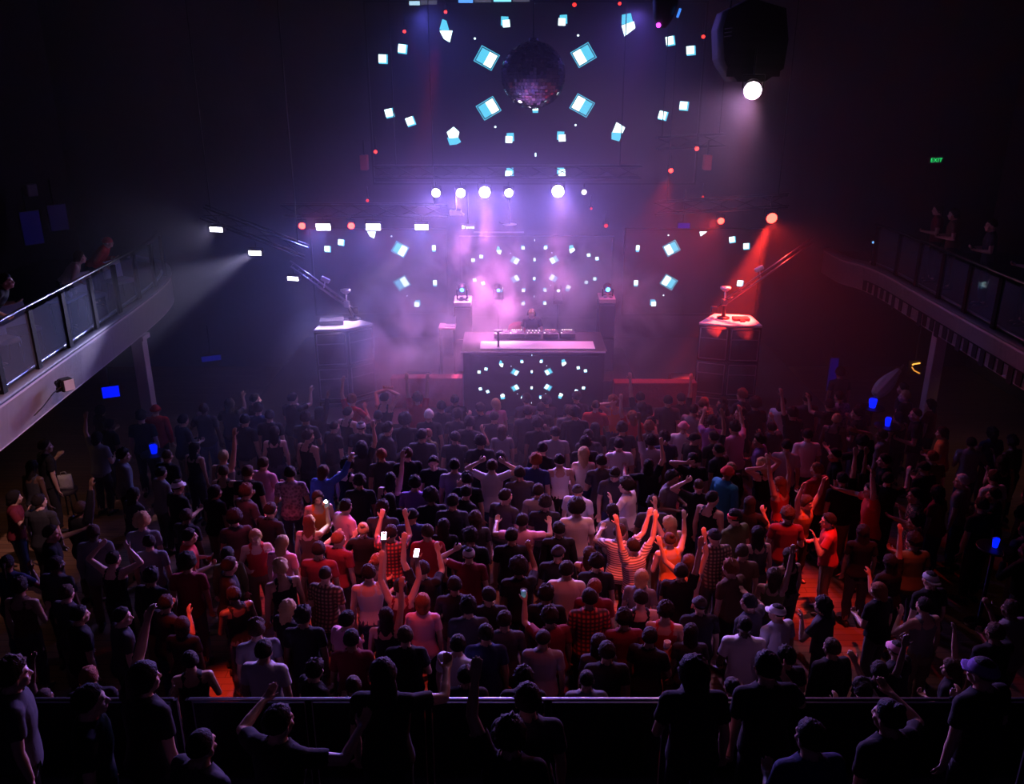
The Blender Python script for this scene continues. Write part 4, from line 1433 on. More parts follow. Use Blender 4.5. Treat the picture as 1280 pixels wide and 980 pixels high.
# ---- hair and headwear, in head space (face towards +Y) ----
HAIRM = {}
def hair_mesh(kind):
    if kind in HAIRM:
        return HAIRM[kind]
    bm = new_bm()
    nu, nv = 28, 18
    rings = []
    rough = {'short': .010, 'buzz': .001, 'curly': .026, 'afro': .022, 'long': .010, 'longcurly': .018, 'bun': .005, 'bob': .007, 'quiff': .010, 'tail': .005}[kind]
    thick = {'short': .016, 'buzz': .004, 'curly': .034, 'afro': .062, 'long': .018, 'longcurly': .030, 'bun': .012, 'bob': .022, 'quiff': .020, 'tail': .012}[kind]
    for i in range(nv):
        a = -PI / 2 + PI * (i + .5) / nv
        ring = []
        for k in range(nu):
            t = 2 * PI * k / nu
            d = Vector((math.cos(t) * math.cos(a), math.sin(t) * math.cos(a), math.sin(a)))
            base = Vector((d.x * .079, d.y * .100 - .012, d.z * .102 + .022))
            fr = d.y                              # 1 at the face
            line = -.55 + max(0, fr + .15) * 1.05 if kind not in ('buzz',) else -.45 + max(0, fr + .15) * 1.0
            if kind in ('long', 'longcurly', 'bob'):
                line = -.95 + max(0, fr - .05) * 1.6
            m = min(1, max(0, (d.z - line) / .25))
            n = noise.noise(d * 5.0 + Vector((len(kind), 0, 0))) + .6 * noise.noise(d * 11.0)
            tt = thick + rough * n
            if kind == 'quiff' and d.z > .3 and fr > .1:
                tt += .022
            if kind in ('curly', 'afro'):
                tt *= .75 + .35 * max(0, d.z)
            ring.append(base + d * (tt * m - .012 * (1 - m)))
        rings.append(ring)
    loft(bm, rings)
    if kind in ('long', 'longcurly', 'bob'):
        L = {'long': .30, 'longcurly': .27, 'bob': .13}[kind]
        rr = []
        for i in range(9):
            q = i / 8
            zz = .03 - q * L
            w = (.080 + .020 * math.sin(q * PI)) * (1 - .45 * q ** 3)
            dpt = .055 * (1 - .55 * q)
            cy = -.070 - .045 * q
            ring = []
            for k in range(20):
                t = 2 * PI * k / 20
                n = noise.noise(Vector((math.cos(t) * 2, math.sin(t) * 2, zz * 14)))
                g = 1 + n * (.28 if kind == 'longcurly' else .10)
                x = math.cos(t) * w * g
                ring.append(Vector((x, cy + math.sin(t) * dpt * g + (abs(x) / .09) ** 2 * .035 * (1 - q), zz)))
            rr.append(ring)
        loft(bm, rr)
    if kind == 'bun':
        ellipsoid(bm, (0, -.075, .115), (.042, .042, .038))
    if kind == 'tail':
        tube(bm, [(0, -.105, .05), (0, -.15, .04), (0, -.165, -.04), (0, -.155, -.13), (0, -.15, -.2)], .03, 10, r1=.012)
    for f in bm.faces:
        f.smooth = True
    me = mesh_of('hair_' + kind, bm, [])
    me.materials.append(None)
    HAIRM[kind] = me
    return me

def hat_mesh(kind):
    if kind in HAIRM:
        return HAIRM[kind]
    bm = new_bm()
    rings = []
    if kind in ('cap', 'capback', 'beanie', 'fedora'):
        th = .012 if kind != 'beanie' else .018
        z0 = .025 if kind != 'beanie' else .012
        for i in range(9):
            a = (i / 8.0) * PI / 2 * .985
            rings.append([Vector((math.cos(t) * math.cos(a) * (.079 + th), math.sin(t) * math.cos(a) * (.100 + th) - .012, z0 + math.sin(a) * (.082 + th + (.016 if kind == 'beanie' else 0)))) for t in [2 * PI * k / 24 for k in range(24)]])
        loft(bm, rings)
    if kind == 'beanie':
        lathe(bm, (0, -.012, .004), (0, 0, 1), [(0, .108), (.03, .112), (.045, .108)], 24)
    if kind in ('cap', 'capback'):
        s = 1 if kind == 'cap' else -1
        r2 = []
        for i in range(5):
            q = i / 4
            r2.append([Vector((x * (.088 - .020 * q ** 2) / .088 * 1.0, s * (.078 + .085 * q - (abs(x) / .088) ** 2 * .05) - .012, .030 - .014 * q - (x / .088) ** 2 * .012 + dz)) for x, dz in [(-.088 + .176 * k / 8, .005) for k in range(9)] + [(.088 - .176 * k / 8, -.004) for k in range(9)]])
        loft(bm, r2)
    if kind == 'fedora':
        lathe(bm, (0, -.012, .028), (0, 0, 1), [(0, .10), (.004, .16), (.012, .155), (.014, .10)], 28)
    if kind == 'band':
        lathe(bm, (0, -.012, .03), (0, .15, 1), [(-.022, .100), (-.02, .108), (.02, .106), (.022, .098)], 24)
    if kind == 'headphones':
        tube(bm, [(math.cos(a) * .098, -.012, .02 + math.sin(a) * .118) for a in [PI * k / 14 for k in range(15)]], .010, 8)
        for s in (-1, 1):
            lathe(bm, (s * .078, -.012, -.008), (s, 0, 0), [(0, .038), (.03, .040), (.04, .03), (.04, 0)], 16)
    for f in bm.faces:
        f.smooth = True
    me = mesh_of('hat_' + kind, bm, [])
    me.materials.append(None)
    HAIRM[kind] = me
    return me

def shoe_mesh():
    if 'shoe' in HAIRM:
        return HAIRM['shoe']
    bm = new_bm()
    rr = []
    for y, w, h in ((-.085, .028, .06), (-.07, .036, .085), (-.02, .040, .095), (.04, .044, .085), (.11, .048, .06), (.17, .042, .045), (.195, .02, .03)):
        rr.append([Vector((math.cos(t) * w, y, max(0, h * .5 + math.sin(t) * h * .5 + .004))) for t in [2 * PI * k / 14 for k in range(14)]])
    loft(bm, rr)
    me = mesh_of('shoe', bm, [], True)
    me.materials.append(None)
    HAIRM['shoe'] = me
    return me

SKIN = [mat('skin_fair', (.62, .40, .31), .5), mat('skin_light', (.52, .32, .23), .5), mat('skin_tan', (.40, .23, .15), .5), mat('skin_brown', (.22, .12, .075), .5), mat('skin_dark', (.11, .06, .04), .45)]
HAIRC = {k: mat('hair_' + k, c, .75, bump=.9, scale=90, var=.35, spec=.25) for k, c in {'dark': (.014, .010, .009), 'brown': (.06, .032, .018), 'blond': (.50, .34, .16), 'red': (.24, .07, .03), 'white': (.75, .72, .70)}.items()}
SHIRTC = {}
for n_, c_ in {'black': (.014, .014, .015), 'charcoal': (.045, .045, .05), 'grey': (.20, .20, .21), 'pale grey': (.45, .44, .46), 'white': (.78, .77, .78), 'navy': (.02, .03, .08), 'red': (.50, .04, .04), 'maroon': (.16, .02, .03),
               'pink': (.70, .32, .42), 'purple': (.18, .10, .32), 'teal': (.04, .28, .38), 'blue': (.06, .12, .40), 'olive': (.12, .13, .05), 'orange': (.70, .25, .05), 'cream': (.62, .54, .42), 'green': (.06, .20, .08), 'brown': (.14, .08, .05)}.items():
    SHIRTC[n_] = mat('cloth_' + n_.replace(' ', '_'), c_, .9, bump=.15, scale=120, spec=.2)

def pattern_cloth(name, a, b, kind):
    m = bpy.data.materials.new('cloth_' + name)
    m.use_nodes = True
    nt = m.node_tree
    bs = nt.nodes['Principled BSDF']
    bs.inputs['Roughness'].default_value = .85
    tc = nt.nodes.new('ShaderNodeTexCoord')
    mx = nt.nodes.new('ShaderNodeMix'); mx.data_type = 'RGBA'
    mx.inputs['A'].default_value = (*a, 1); mx.inputs['B'].default_value = (*b, 1)
    if kind == 'stripe':
        wv = nt.nodes.new('ShaderNodeTexWave'); wv.bands_direction = 'Z'; wv.inputs['Scale'].default_value = 9
        nt.links.new(tc.outputs['Object'], wv.inputs['Vector']); nt.links.new(wv.outputs['Fac'], mx.inputs['Factor'])
    elif kind == 'plaid':
        ws = []
        for d in ('X', 'Z'):
            wv = nt.nodes.new('ShaderNodeTexWave'); wv.bands_direction = d; wv.inputs['Scale'].default_value = 6
            nt.links.new(tc.outputs['Object'], wv.inputs['Vector']); ws.append(wv)
        mu = nt.nodes.new('ShaderNodeMath'); mu.operation = 'MULTIPLY'
        nt.links.new(ws[0].outputs['Fac'], mu.inputs[0]); nt.links.new(ws[1].outputs['Fac'], mu.inputs[1]); nt.links.new(mu.outputs[0], mx.inputs['Factor'])
    else:
        vo = nt.nodes.new('ShaderNodeTexVoronoi'); vo.inputs['Scale'].default_value = 22
        nt.links.new(tc.outputs['Object'], vo.inputs['Vector']); nt.links.new(vo.outputs['Distance'], mx.inputs['Factor'])
    nt.links.new(mx.outputs['Result'], bs.inputs['Base Color'])
    SHIRTC[name] = m
pattern_cloth('red plaid', (.05, .02, .02), (.6, .08, .06), 'plaid')
pattern_cloth('brown plaid', (.06, .04, .03), (.5, .35, .2), 'plaid')
pattern_cloth('striped', (.6, .58, .58), (.08, .06, .07), 'stripe')
pattern_cloth('floral', (.04, .03, .05), (.55, .35, .45), 'floral')
TROUS = [mat('trousers_black', (.015, .015, .017), .85), mat('trousers_denim', (.04, .06, .12), .85), mat('trousers_grey', (.08, .08, .085), .85), mat('trousers_khaki', (.20, .15, .09), .85)]
SHOEM = mat('shoe_black', (.02, .02, .02), .5)

def pose_of(L, R, lean, turn, female):
    ls = 4 if lean is None else lean
    return make_pose('%s_%s_%d_%d_%d' % (L, R, ls, turn, female), L, R, lean=ls, hyaw=turn, female=female, sway=.025 if (L != R) else .0)

def slot(o, i, m):
    o.material_slots[i].link = 'OBJECT'
    o.material_slots[i].material = m

PEOPLE = []
def person(loc, yaw, B, skin, hair, hairc, top, topc, hat=None, hatc=None, scale=1.0, trous=0, z0=None, name='person'):
    o = bpy.data.objects.new(name, B.body)
    COL.objects.link(o)
    o.location = loc
    o.rotation_euler = (0, 0, math.radians(-yaw))
    o.scale = (scale,) * 3
    slot(o, 0, SKIN[skin])
    def ch(nm, me, m, mtx=None):
        c = bpy.data.objects.new(nm, me)
        COL.objects.link(c)
        c.parent = o
        if mtx is not None:
            c.matrix_local = mtx
        slot(c, 0, m)
        return c
    if hair:
        ch('hair', hair_mesh(hair), HAIRC[hairc], B.head)
    if hat:
        ch({'cap': 'cap', 'capback': 'cap', 'beanie': 'beanie', 'fedora': 'hat', 'band': 'headband', 'headphones': 'headphones'}[hat], hat_mesh(hat), hatc, B.head)
    ch('tank_top' if top == 'tank' else 'shirt', cloth(B, top), SHIRTC[topc])
    ch('trousers', cloth(B, 'trousers'), TROUS[trous])
    for s in (-1, 1):
        a = B.bones['shin%d' % s][1]
        ch('shoe', shoe_mesh(), SHOEM, Matrix.Translation((a.x, a.y - .015, .0)) @ Matrix.Rotation(-.12 * s, 4, 'Z'))
    return o
# u v  left-arm right-arm  yaw  hair hair-colour  garment colour  skin  flags     (u,v = middle of the head in the picture
CROWD = '''
321 492 down down 60 short dark tee black 1
365 497 chest phone 20 short dark tee black 1
334 522 down down 0 short dark tee black 1
386 526 bent bent 10 curly dark tee charcoal 3
419 535 down down 40 buzz dark tee charcoal 0
441 535 down down 0 - dark tee black 1 hat=cap:pale_grey
476 537 down bent 60 quiff dark long charcoal 1
535 521 bent down 5 short white tee black 0
440 497 up face 20 curly red tee red 1 f
484 488 cross cross 10 short dark tank black 1
527 481 high high 0 curly brown tee red 1
570 494 down down 0 short dark long black 3
625 497 down down -10 bob blond tee pink 0 f
555 511 bent bent 0 short dark tee black 2
572 518 down down 0 curly dark tee charcoal 3
597 515 face down -15 short dark tee black 1
618 521 down down 0 short dark tee charcoal 1
590 531 down face 15 curly dark tee black 2
622 540 down down 0 long brown tee grey 1 f
470 522 down down 0 short dark tee black 3
506 528 down down 0 afro dark tee black 4
536 546 down down 0 short dark long charcoal 2 s=1.06
565 551 down down 0 short dark tee charcoal 1
595 553 bent bent 0 curly dark tee black 3
511 570 down down -20 short brown tee black 1
542 577 down down 180 short dark tee black 0
451 562 down up 0 longcurly dark tee charcoal 1 f
482 602 down high 10 long dark tank black 1 f
571 584 down down 0 short dark tee grey 2
585 602 face down 10 quiff dark tee black 1
612 587 head head 0 short brown tee pale_grey 1
325 582 down bent 20 short brown tee pink 1
362 594 bent bent 0 short dark tee floral 2
400 592 down point 30 bob brown long blue 0 f
457 603 down down 0 curly dark tee black 3
520 609 down down 0 curly dark tee purple 2
536 622 down bent -10 afro dark tee black 4
581 612 down down 40 short dark tee black 1
565 630 down down 0 short dark tee charcoal 2 s=1.06
397 620 bent bent 170 long brown tank orange 1 f
352 645 bent down 30 short dark tee black 1
381 652 down phone 10 long red tank brown 1 f
417 640 down bent 40 short dark tee pink 1
428 672 out down 30 short red tee maroon 0
453 664 face down 0 bun blond tee black 0 f
488 664 phone phone 0 short dark tee red_plaid 1
517 652 down down 0 - dark tee navy 2 hat=beanie:black
531 668 down down 0 short brown tee red 2
547 660 down down 0 long dark tee black 1 f
592 654 down down -10 longcurly brown tee charcoal 1 f
594 676 down down 0 curly dark tee black 3 s=1.05
639 624 down down 30 short dark tee charcoal 0
330 664 face bent 160 bob blond tank red 0 f
350 682 down down 10 long blond tee pink 0 f
397 690 down down 0 short dark tee maroon 2
576 702 head down 0 - dark tee maroon 1 hat=cap:pale_grey
632 674 down down 0 short dark tee black 2
480 634 down down 0 long dark tee black 1 f
457 648 bent down 0 curly dark tee charcoal 4
659 502 down down 0 curly dark tee charcoal 2
682 513 down down 0 short dark tee black 1
697 514 down down 0 short brown tee grey 0
722 500 down down 0 short dark tee charcoal 2
721 519 down down 0 curly dark long black 2 s=1.08
741 504 bent bent 10 buzz brown tee red 1
776 501 behind bent -20 curly red tank orange 1 f
802 498 high down 0 short dark tee charcoal 1
824 501 down down 10 long dark tee black 1 f
836 491 down high 0 short dark tee black 1
820 485 down down 0 short dark tee charcoal 2
856 486 down down -10 short brown tee brown_plaid 1
870 493 down down -30 bob red tee grey 0 f
897 501 down down -60 short dark tee black 1
915 497 bent bent -30 curly red tee charcoal 1
931 517 down down -70 short dark tee black 1 s=1.04
946 507 down down -20 afro dark tee black 3
960 486 down down 30 long brown tee white 0 f
869 513 down down 50 short dark tee grey 2
881 524 phone down 20 curly dark tee purple 1
796 522 up bent -10 longcurly red tee red 1 f
815 528 bent down -60 bun dark tank pale_grey 1 f
771 538 down down -10 curly brown tee black 2
742 538 down down 0 long dark tee black 1 f
756 543 bent bent 0 short dark tee charcoal 2
699 543 down down 0 short dark tee grey 2
672 532 down face 0 curly dark tee black 3
645 516 down down 0 short dark long charcoal 2 s=1.06
825 552 down down -10 curly dark tee navy 2
777 557 bent down -5 short dark tee white 1
796 554 high down 0 curly dark tee pale_grey 3
855 537 bent down 20 - dark tee white 1 hat=beanie:pink
866 546 down down 60 - dark tee black 1 hat=capback:black
886 548 down up -20 short dark tee black 2
909 540 bent point -20 curly dark tee pink 2
912 562 down down -40 short dark tee charcoal 2
945 554 out bent -60 curly dark long purple 2
680 564 bent down 30 short dark tee black 1
699 573 down bent 0 short dark tank white 1
721 574 down down 0 longcurly blond tank cream 0 f
749 577 bent down 0 short dark tee charcoal 2
738 564 down down 0 curly dark tee black 2
766 589 down down 170 - dark tee charcoal 1 hat=cap:black
784 607 face down -60 afro dark tee white 1
811 584 out up 0 long dark tee black 1 f
840 598 bent bent 130 curly dark tee grey 3
874 577 behind down -10 short dark tee black 2
870 609 head down 0 buzz brown tee black 0
905 592 bent down 60 - dark long teal 3 hat=beanie:red s=1.05
951 582 behind head -30 long blond tank black 0 f
669 579 down down 20 curly red tee navy 1
645 592 down bent 0 short dark tee charcoal 2
676 616 down down 0 short dark tee grey 2
721 612 down down -160 - dark tee pale_grey 1 hat=capback:charcoal
724 638 down down 0 afro dark tee cream 2 s=1.04
765 643 bent down -20 long dark tee grey 1 f
777 668 out point 20 short dark tee striped 1
792 684 high wide -30 short dark tee striped 0
837 660 up bent -20 longcurly blond tank orange 0 f
838 676 bent point -10 bun brown tank orange 1 f
909 645 bent bent -30 - dark tee olive 1 hat=band:red
902 668 down bent -10 - dark tee brown_plaid 1 hat=cap:charcoal
897 634 bent down 40 short dark tank black 1
946 636 down face 30 long dark tee black 2 f
817 633 bent bent 0 curly dark tee charcoal 3
694 664 down down 0 short dark long black 2
656 630 down down 0 curly dark tee black 2
697 700 down down 0 - dark tee black 2 hat=cap:charcoal
650 653 out out 0 short dark tee pink 2
987 472 down down 0 short dark tee charcoal 2
1027 474 bent bent -20 short dark tee floral 2
1052 468 down down -10 curly dark tee charcoal 2
1027 503 phone down -30 short dark tee black 2
982 559 bent down 20 short dark tee pale_grey 1
1016 547 down down 0 short dark tee white 1
1049 569 down down -80 short dark tee black 1
1065 508 down down 0 long dark tee charcoal 1 f
1082 519 bent face -50 short dark tee black 1
1075 554 out cross -10 curly dark tee black 2 s=1.05
1153 520 bent down -70 buzz brown tee black 1 s=1.08
1133 487 down down -40 short brown tee charcoal 1
1027 590 bent down -30 short red tee red 1
981 608 high up -30 long red tank red 1 f
1002 624 up up 150 bob brown tank orange 0 f
970 640 bent bent 10 curly brown tee maroon 1
1042 652 face bent -70 short dark tee red 1
1096 614 up out -75 short dark tee red 1 s=1.08
1056 603 down high 0 short dark tee black 1
1111 577 bent chest -60 short dark tee black 0
1160 587 down down -20 - dark tee black 2 hat=cap:black
1150 623 face down -60 short dark tee brown_plaid 1
1145 650 bent out -50 curly dark tee red_plaid 2
1182 617 down down -30 longcurly dark tee maroon 1 f
1213 604 down down -40 short white tee grey 1
1231 602 down down -20 short brown tee white 1
1247 622 bent down -50 short dark tee charcoal 2
993 519 high face -20 curly dark tee black 1
1180 541 bent bent -60 bob brown tee orange 1 f
414 722 bent down 20 buzz brown tee brown_plaid 0
456 722 down high 0 short dark tank pale_grey 1
493 737 up up 0 bun dark tank maroon 1 f
550 712 up phone 0 short dark tee black 1
562 731 bent down 0 short dark tee black 2
611 749 down down 0 short dark tee black 2
590 764 down down 0 curly dark tee charcoal 2
520 758 down down 0 bob red tee pink 1 f
481 774 down high 0 long dark tank black 2 f
383 777 down down 0 curly dark tee black 3
417 777 bent down 40 short dark tee pink 2
430 812 down down 0 short dark tee maroon 3
398 830 bent bent 40 curly dark tee black 1
353 820 down down 0 short dark tee pale_grey 2 s=1.06
521 803 down bent 0 short brown tee black 1
564 806 down down 20 short dark tee white 1
585 848 bent down 0 short dark tee charcoal 2
634 800 down down 0 short dark tee navy 2
326 790 down down -20 quiff brown tee grey 1
699 703 down down 0 short dark tee cream 2 s=1.04
664 709 out phone 0 afro dark tee black 3
736 700 bent down 20 long brown tank maroon 1 f
758 708 down down 0 curly dark tee black 2
786 720 face down 20 bob blond tee grey 0 f
805 714 down high 20 short dark tee black 2
849 714 wide up 0 long brown tank pale_grey 1 f
746 744 down down 0 short red tee maroon 1
723 752 down down 0 short dark tee red_plaid 2 s=1.04
793 747 bent bent 0 short dark tank black 1
690 750 down down 0 curly dark tee black 3
922 718 bent bent -30 curly red tee brown 1
939 750 down out -30 short dark tee charcoal 2
872 761 down down 0 - dark tee black 2 hat=cap:charcoal
852 764 down down 10 curly dark tank red 1
786 780 down down 0 curly dark tee maroon 2
803 788 down chest 30 short dark tee black 2
833 795 down down 0 long dark tee charcoal 2 f
927 787 bent down 10 buzz dark tee white 4 s=1.05
753 816 down down 0 short dark tee black 2 s=1.04
723 813 down down 0 long dark tee charcoal 2 f
692 772 phone down -20 curly dark tee maroon 2
682 800 down down 0 - dark tee grey 2 hat=cap:black
670 852 down down 0 curly dark tee black 2
702 857 down down 0 buzz dark tee grey 1
644 795 down down 0 short dark tee charcoal 2
983 766 down down -20 - dark tee pale_grey 2 hat=cap:white
1026 762 face down -40 longcurly dark tee charcoal 1 f
1103 742 bent down -30 bob red tee black 1 f
1168 728 down down -20 - dark tee black 1 hat=capback:pale_grey
1128 816 down down -40 - dark tee black 1 hat=cap:pink
987 824 bent bent -10 curly dark tee black 2
217 610 down bent 40 - dark tee black 1 hat=cap:white
193 514 down down 0 - dark long red 1 hat=beanie:red
225 527 bent bent 40 short dark tee charcoal 1
205 572 face down 20 buzz brown tee black 2
162 620 bent down 30 long dark tee charcoal 1 f
304 593 down down 10 short brown tee black 0
303 617 face bent 40 curly brown tee charcoal 1
230 672 bent bent 60 short dark tee red 1
305 527 bent down 20 short dark tee black 2
135 703 tri tri 10 short dark tank black 0 f
232 708 down down 0 afro dark tee maroon 2
185 725 down down 20 curly dark long black 3
92 772 down down 40 short dark tee black 1
145 774 down down 50 short dark tee charcoal 0
280 709 down down 60 short brown tee black 0
57 668 out down 60 short dark tee black 1
15 624 down face 70 bob dark tee maroon 1 f
'''
FLIST = []
for ln in CROWD.strip().splitlines():
    a = ln.split()
    d = dict(u=float(a[0]), v=float(a[1]), L=a[2], R=a[3], yaw=float(a[4]), hair=None if a[5] == '-' else a[5], hc=a[6], top=a[7], tc=a[8].replace('_', ' '), skin=int(a[9]), f=False, hat=None, s=1.0)
    for x in a[10:]:
        if x == 'f':
            d['f'] = True
        elif x.startswith('hat='):
            d['hat'] = tuple(x[4:].split(':'))
            d['hat'] = (d['hat'][0], d['hat'][1].replace('_', ' '))
        elif x.startswith('s='):
            d['s'] = float(x[2:])
    FLIST.append(d)

rnd = random.Random(5)
placed = []
def clear(x, y, r):
    return all((x - q[0]) ** 2 + (y - q[1]) ** 2 > r * r for q in placed)
OBST = [(p.x, p.y) for p in (at_z(192, 561, 1.19), at_z(1091, 504, 1.54), at_z(1110, 527, 1.54), at_z(1245, 677, 1.44), at_z(81, 603, .75), at_z(41, 657, .75))]
placed += OBST
RECS = []
for d in FLIST:
    s = d['s'] * (.95 if d['f'] else 1.0) * rnd.uniform(.98, 1.03)
    p = at_z(d['u'], d['v'], 1.61 * s)
    # keep elbows apart: nudge away from people already standing there
    for _ in range(12):
        mv = Vector((0, 0, 0))
        for q in placed:
            e = Vector((p.x - q[0], p.y - q[1], 0))
            if e.length < .40:
                mv += (e.normalized() if e.length > .01 else Vector((1, 0, 0))) * (.40 - e.length) * .5
        if mv.length < 1e-3:
            break
        p = p + mv
    if p.y > 16.55 and abs(p.x - .5) < 6.6:
        p.y = 16.55 - rnd.random() * .1
    placed.append((p.x, p.y))
    RECS.append((p, s, d))
# the people of whom the photograph shows only dark outlines between and around the others
fill = []
tries = 0
HK = ['short'] * 6 + ['curly', 'curly', 'afro', 'quiff', 'buzz', 'long', 'long', 'bob', 'tail', 'longcurly']
while len(RECS) + len(fill) < 312 and tries < 60000:
    tries += 1
    x, y = rnd.uniform(-8.6, 9.2), rnd.uniform(5.9, 16.5)
    u, v = project((x, y, 1.62))
    if not (-10 < u < 1290 and 470 < v < (868 if 236 < u < 834 else 905)):
        continue
    # under the left balcony the seats start: the crowd thins out
    if x < -6.9 and rnd.random() < .55:
        continue
    if 500 < u < 960 and v > 560 and rnd.random() < .5:
        continue
    if not clear(x, y, .47):
        continue
    placed.append((x, y))
    f = rnd.random() < .35
    fill.append((Vector((x, y, 0)), rnd.uniform(.94, 1.05) * (.95 if f else 1), dict(u=u, v=v, L=rnd.choice(['down'] * 5 + ['bent', 'bent', 'face', 'chest', 'up']), R=rnd.choice(['down'] * 5 + ['bent', 'bent', 'face', 'phone', 'high']), yaw=rnd.gauss(0, 22) - x * 3.0,
        hair=rnd.choice(['long', 'long', 'bob', 'bun', 'tail', 'longcurly']) if f else rnd.choice(HK[:11]), hc=rnd.choice(['dark'] * 6 + ['brown', 'brown', 'blond', 'red']), top=rnd.choice(['tee'] * 4 + ['long', 'tank']), tc=rnd.choice(['black'] * 7 + ['charcoal'] * 5 + ['navy', 'grey', 'maroon', 'olive', 'brown', 'grey']), skin=rnd.choice([0, 1, 1, 2, 2, 3, 4]), f=f, hat=None, s=1.0)))
RECS += fill
# let neighbours make room for each other, as elbows do
def foot(d):
    w = .265
    if {d['L'], d['R']} & {'out', 'wide', 'head', 'behind', 'hip', 'tri', 'cross'}:
        w = .34
    q = .19 if (d['L'], d['R']) == ('down', 'down') else .25
    if abs(math.sin(math.radians(d['yaw']))) > .7:
        w, q = q + .02, w
    return w, q
FT = [foot(r[2]) for r in RECS]
NF = len(FLIST)
P2 = [[r[0].x, r[0].y] for r in RECS]
for it in range(60):
    worst = 0
    for i in range(len(RECS)):
        for j in range(i + 1, len(RECS)):
            dx, dy = P2[j][0] - P2[i][0], P2[j][1] - P2[i][1]
            A, Bq = FT[i][0] + FT[j][0], FT[i][1] + FT[j][1]
            if abs(dx) >= A or abs(dy) >= Bq:
                continue
            m = math.hypot(dx / A, dy / Bq)
            if m >= 1:
                continue
            worst = max(worst, 1 - m)
            if m < .02:
                dx, dy, m = .01, .004, .05
            k = (1 / m - 1) * .5
            wi, wj = (.5, .5) if (i < NF) == (j < NF) else ((.15, .85) if i < NF else (.85, .15))
            P2[i][0] -= dx * k * wi; P2[i][1] -= dy * k * wi
            P2[j][0] += dx * k * wj; P2[j][1] += dy * k * wj
    for q in P2:
        for ox, oy in OBST:
            m = math.hypot(q[0] - ox, q[1] - oy)
            if m < .52:
                q[0], q[1] = ox + (q[0] - ox) / m * .52, oy + (q[1] - oy) / m * .52
        if abs(q[0] - .5) < 6.7:
            q[1] = min(q[1], 16.6)
        q[1] = max(q[1], 5.95)
    if worst < .02:
        break
for r, q in zip(RECS, P2):
    r[0].x, r[0].y = q

# ---- labels ----
HAIRW = {'short': 'short {}hair', 'buzz': 'cropped {}hair', 'curly': 'curly {}hair', 'afro': 'big round {}hair', 'long': 'long {}hair', 'longcurly': 'long curly {}hair', 'bun': '{}hair in a bun', 'bob': 'chin-length {}hair', 'quiff': 'swept-up {}hair', 'tail': '{}ponytail'}
HATW = {'cap': 'cap', 'capback': 'backwards cap', 'beanie': 'beanie', 'fedora': 'hat', 'band': 'headband'}
TOPW = {'tee': 't-shirt', 'long': 'long-sleeved top', 'tank': 'tank top'}
def armw(L, R):
    hi = {'up', 'high', 'wide', 'cross', 'tri', 'point'}
    a, b = L in hi, R in hi
    if 'tri' in (L, R): return 'arms joined overhead'
    if 'cross' in (L, R) and a and b: return 'arms crossed overhead'
    if a and b: return 'both arms raised'
    if 'phone' in (L, R): return 'holding a hand out front'
    if 'head' in (L, R) or 'behind' in (L, R): return 'hand on head'
    if a or b: return 'one arm raised'
    if 'out' in (L, R): return 'an arm held out'
    if 'face' in (L, R): return 'hand at the face'
    if L == 'bent' and R == 'bent': return 'hands held in front'
    return ''
def look(d):
    base = 'person in %s %s' % (d['tc'], TOPW[d['top']])
    a = armw(d['L'], d['R'])
    h0 = h1 = ''
    if d['hat']:
        h0 = h1 = '%s %s' % (d['hat'][1], HATW[d['hat'][0]])
    else:
        h0, h1 = HAIRW[d['hair']].format(d['hc'] + ' '), HAIRW[d['hair']].format('')
    for h in (h0, h1):
        t = ', '.join(x for x in (base, h, a) if x)
        if len(t.split()) <= 10:
            return t
    return ', '.join(x for x in (base, h1) if x)
def spot_words(p):
    u, v = project((p.x, p.y, 1.62))
    depth = ['rearmost', 'rear-floor', 'mid-floor', 'front-floor', 'stageside'][int(min(4, max(0, (p.y - 7.0) / 2.0)))]
    side = ['far left', 'left', 'centre', 'right', 'far right'][0 if u < 230 else 1 if u < 480 else 2 if u < 800 else 3 if u < 1060 else 4]
    return depth + ' ' + side
ORD = ['leftmost', 'second from left', 'third from left', 'fourth from left', 'fifth from left', 'sixth from left', 'seventh from left', 'eighth from left', 'ninth from left', 'tenth from left']
from mathutils.bvhtree import BVHTree
def pick(i, d):
    pl = (d['L'], d['R']) == ('down', 'down')
    return pose_of(d['L'], d['R'], 5, ((0, 22, -24, 8, -10)[i % 5] if pl else (14 if len(d['L']) % 2 else -12)), pl and d['f'])
YAW = [d['yaw'] + rnd.uniform(-5, 5) for _, _, d in RECS]
def hull(i):
    p, s, d = RECS[i]
    B = pick(i, d)
    Vw = (B.V + B.N * .022) * s
    a = math.radians(-YAW[i])
    R_ = np.array([[math.cos(a), -math.sin(a), 0], [math.sin(a), math.cos(a), 0], [0, 0, 1]])
    Vw = Vw @ R_.T + np.array([p.x, p.y, 0])
    return BVHTree.FromPolygons(Vw.tolist(), B.polys)
HULL = [hull(i) for i in range(len(RECS))]
dirty = set(range(len(RECS)))
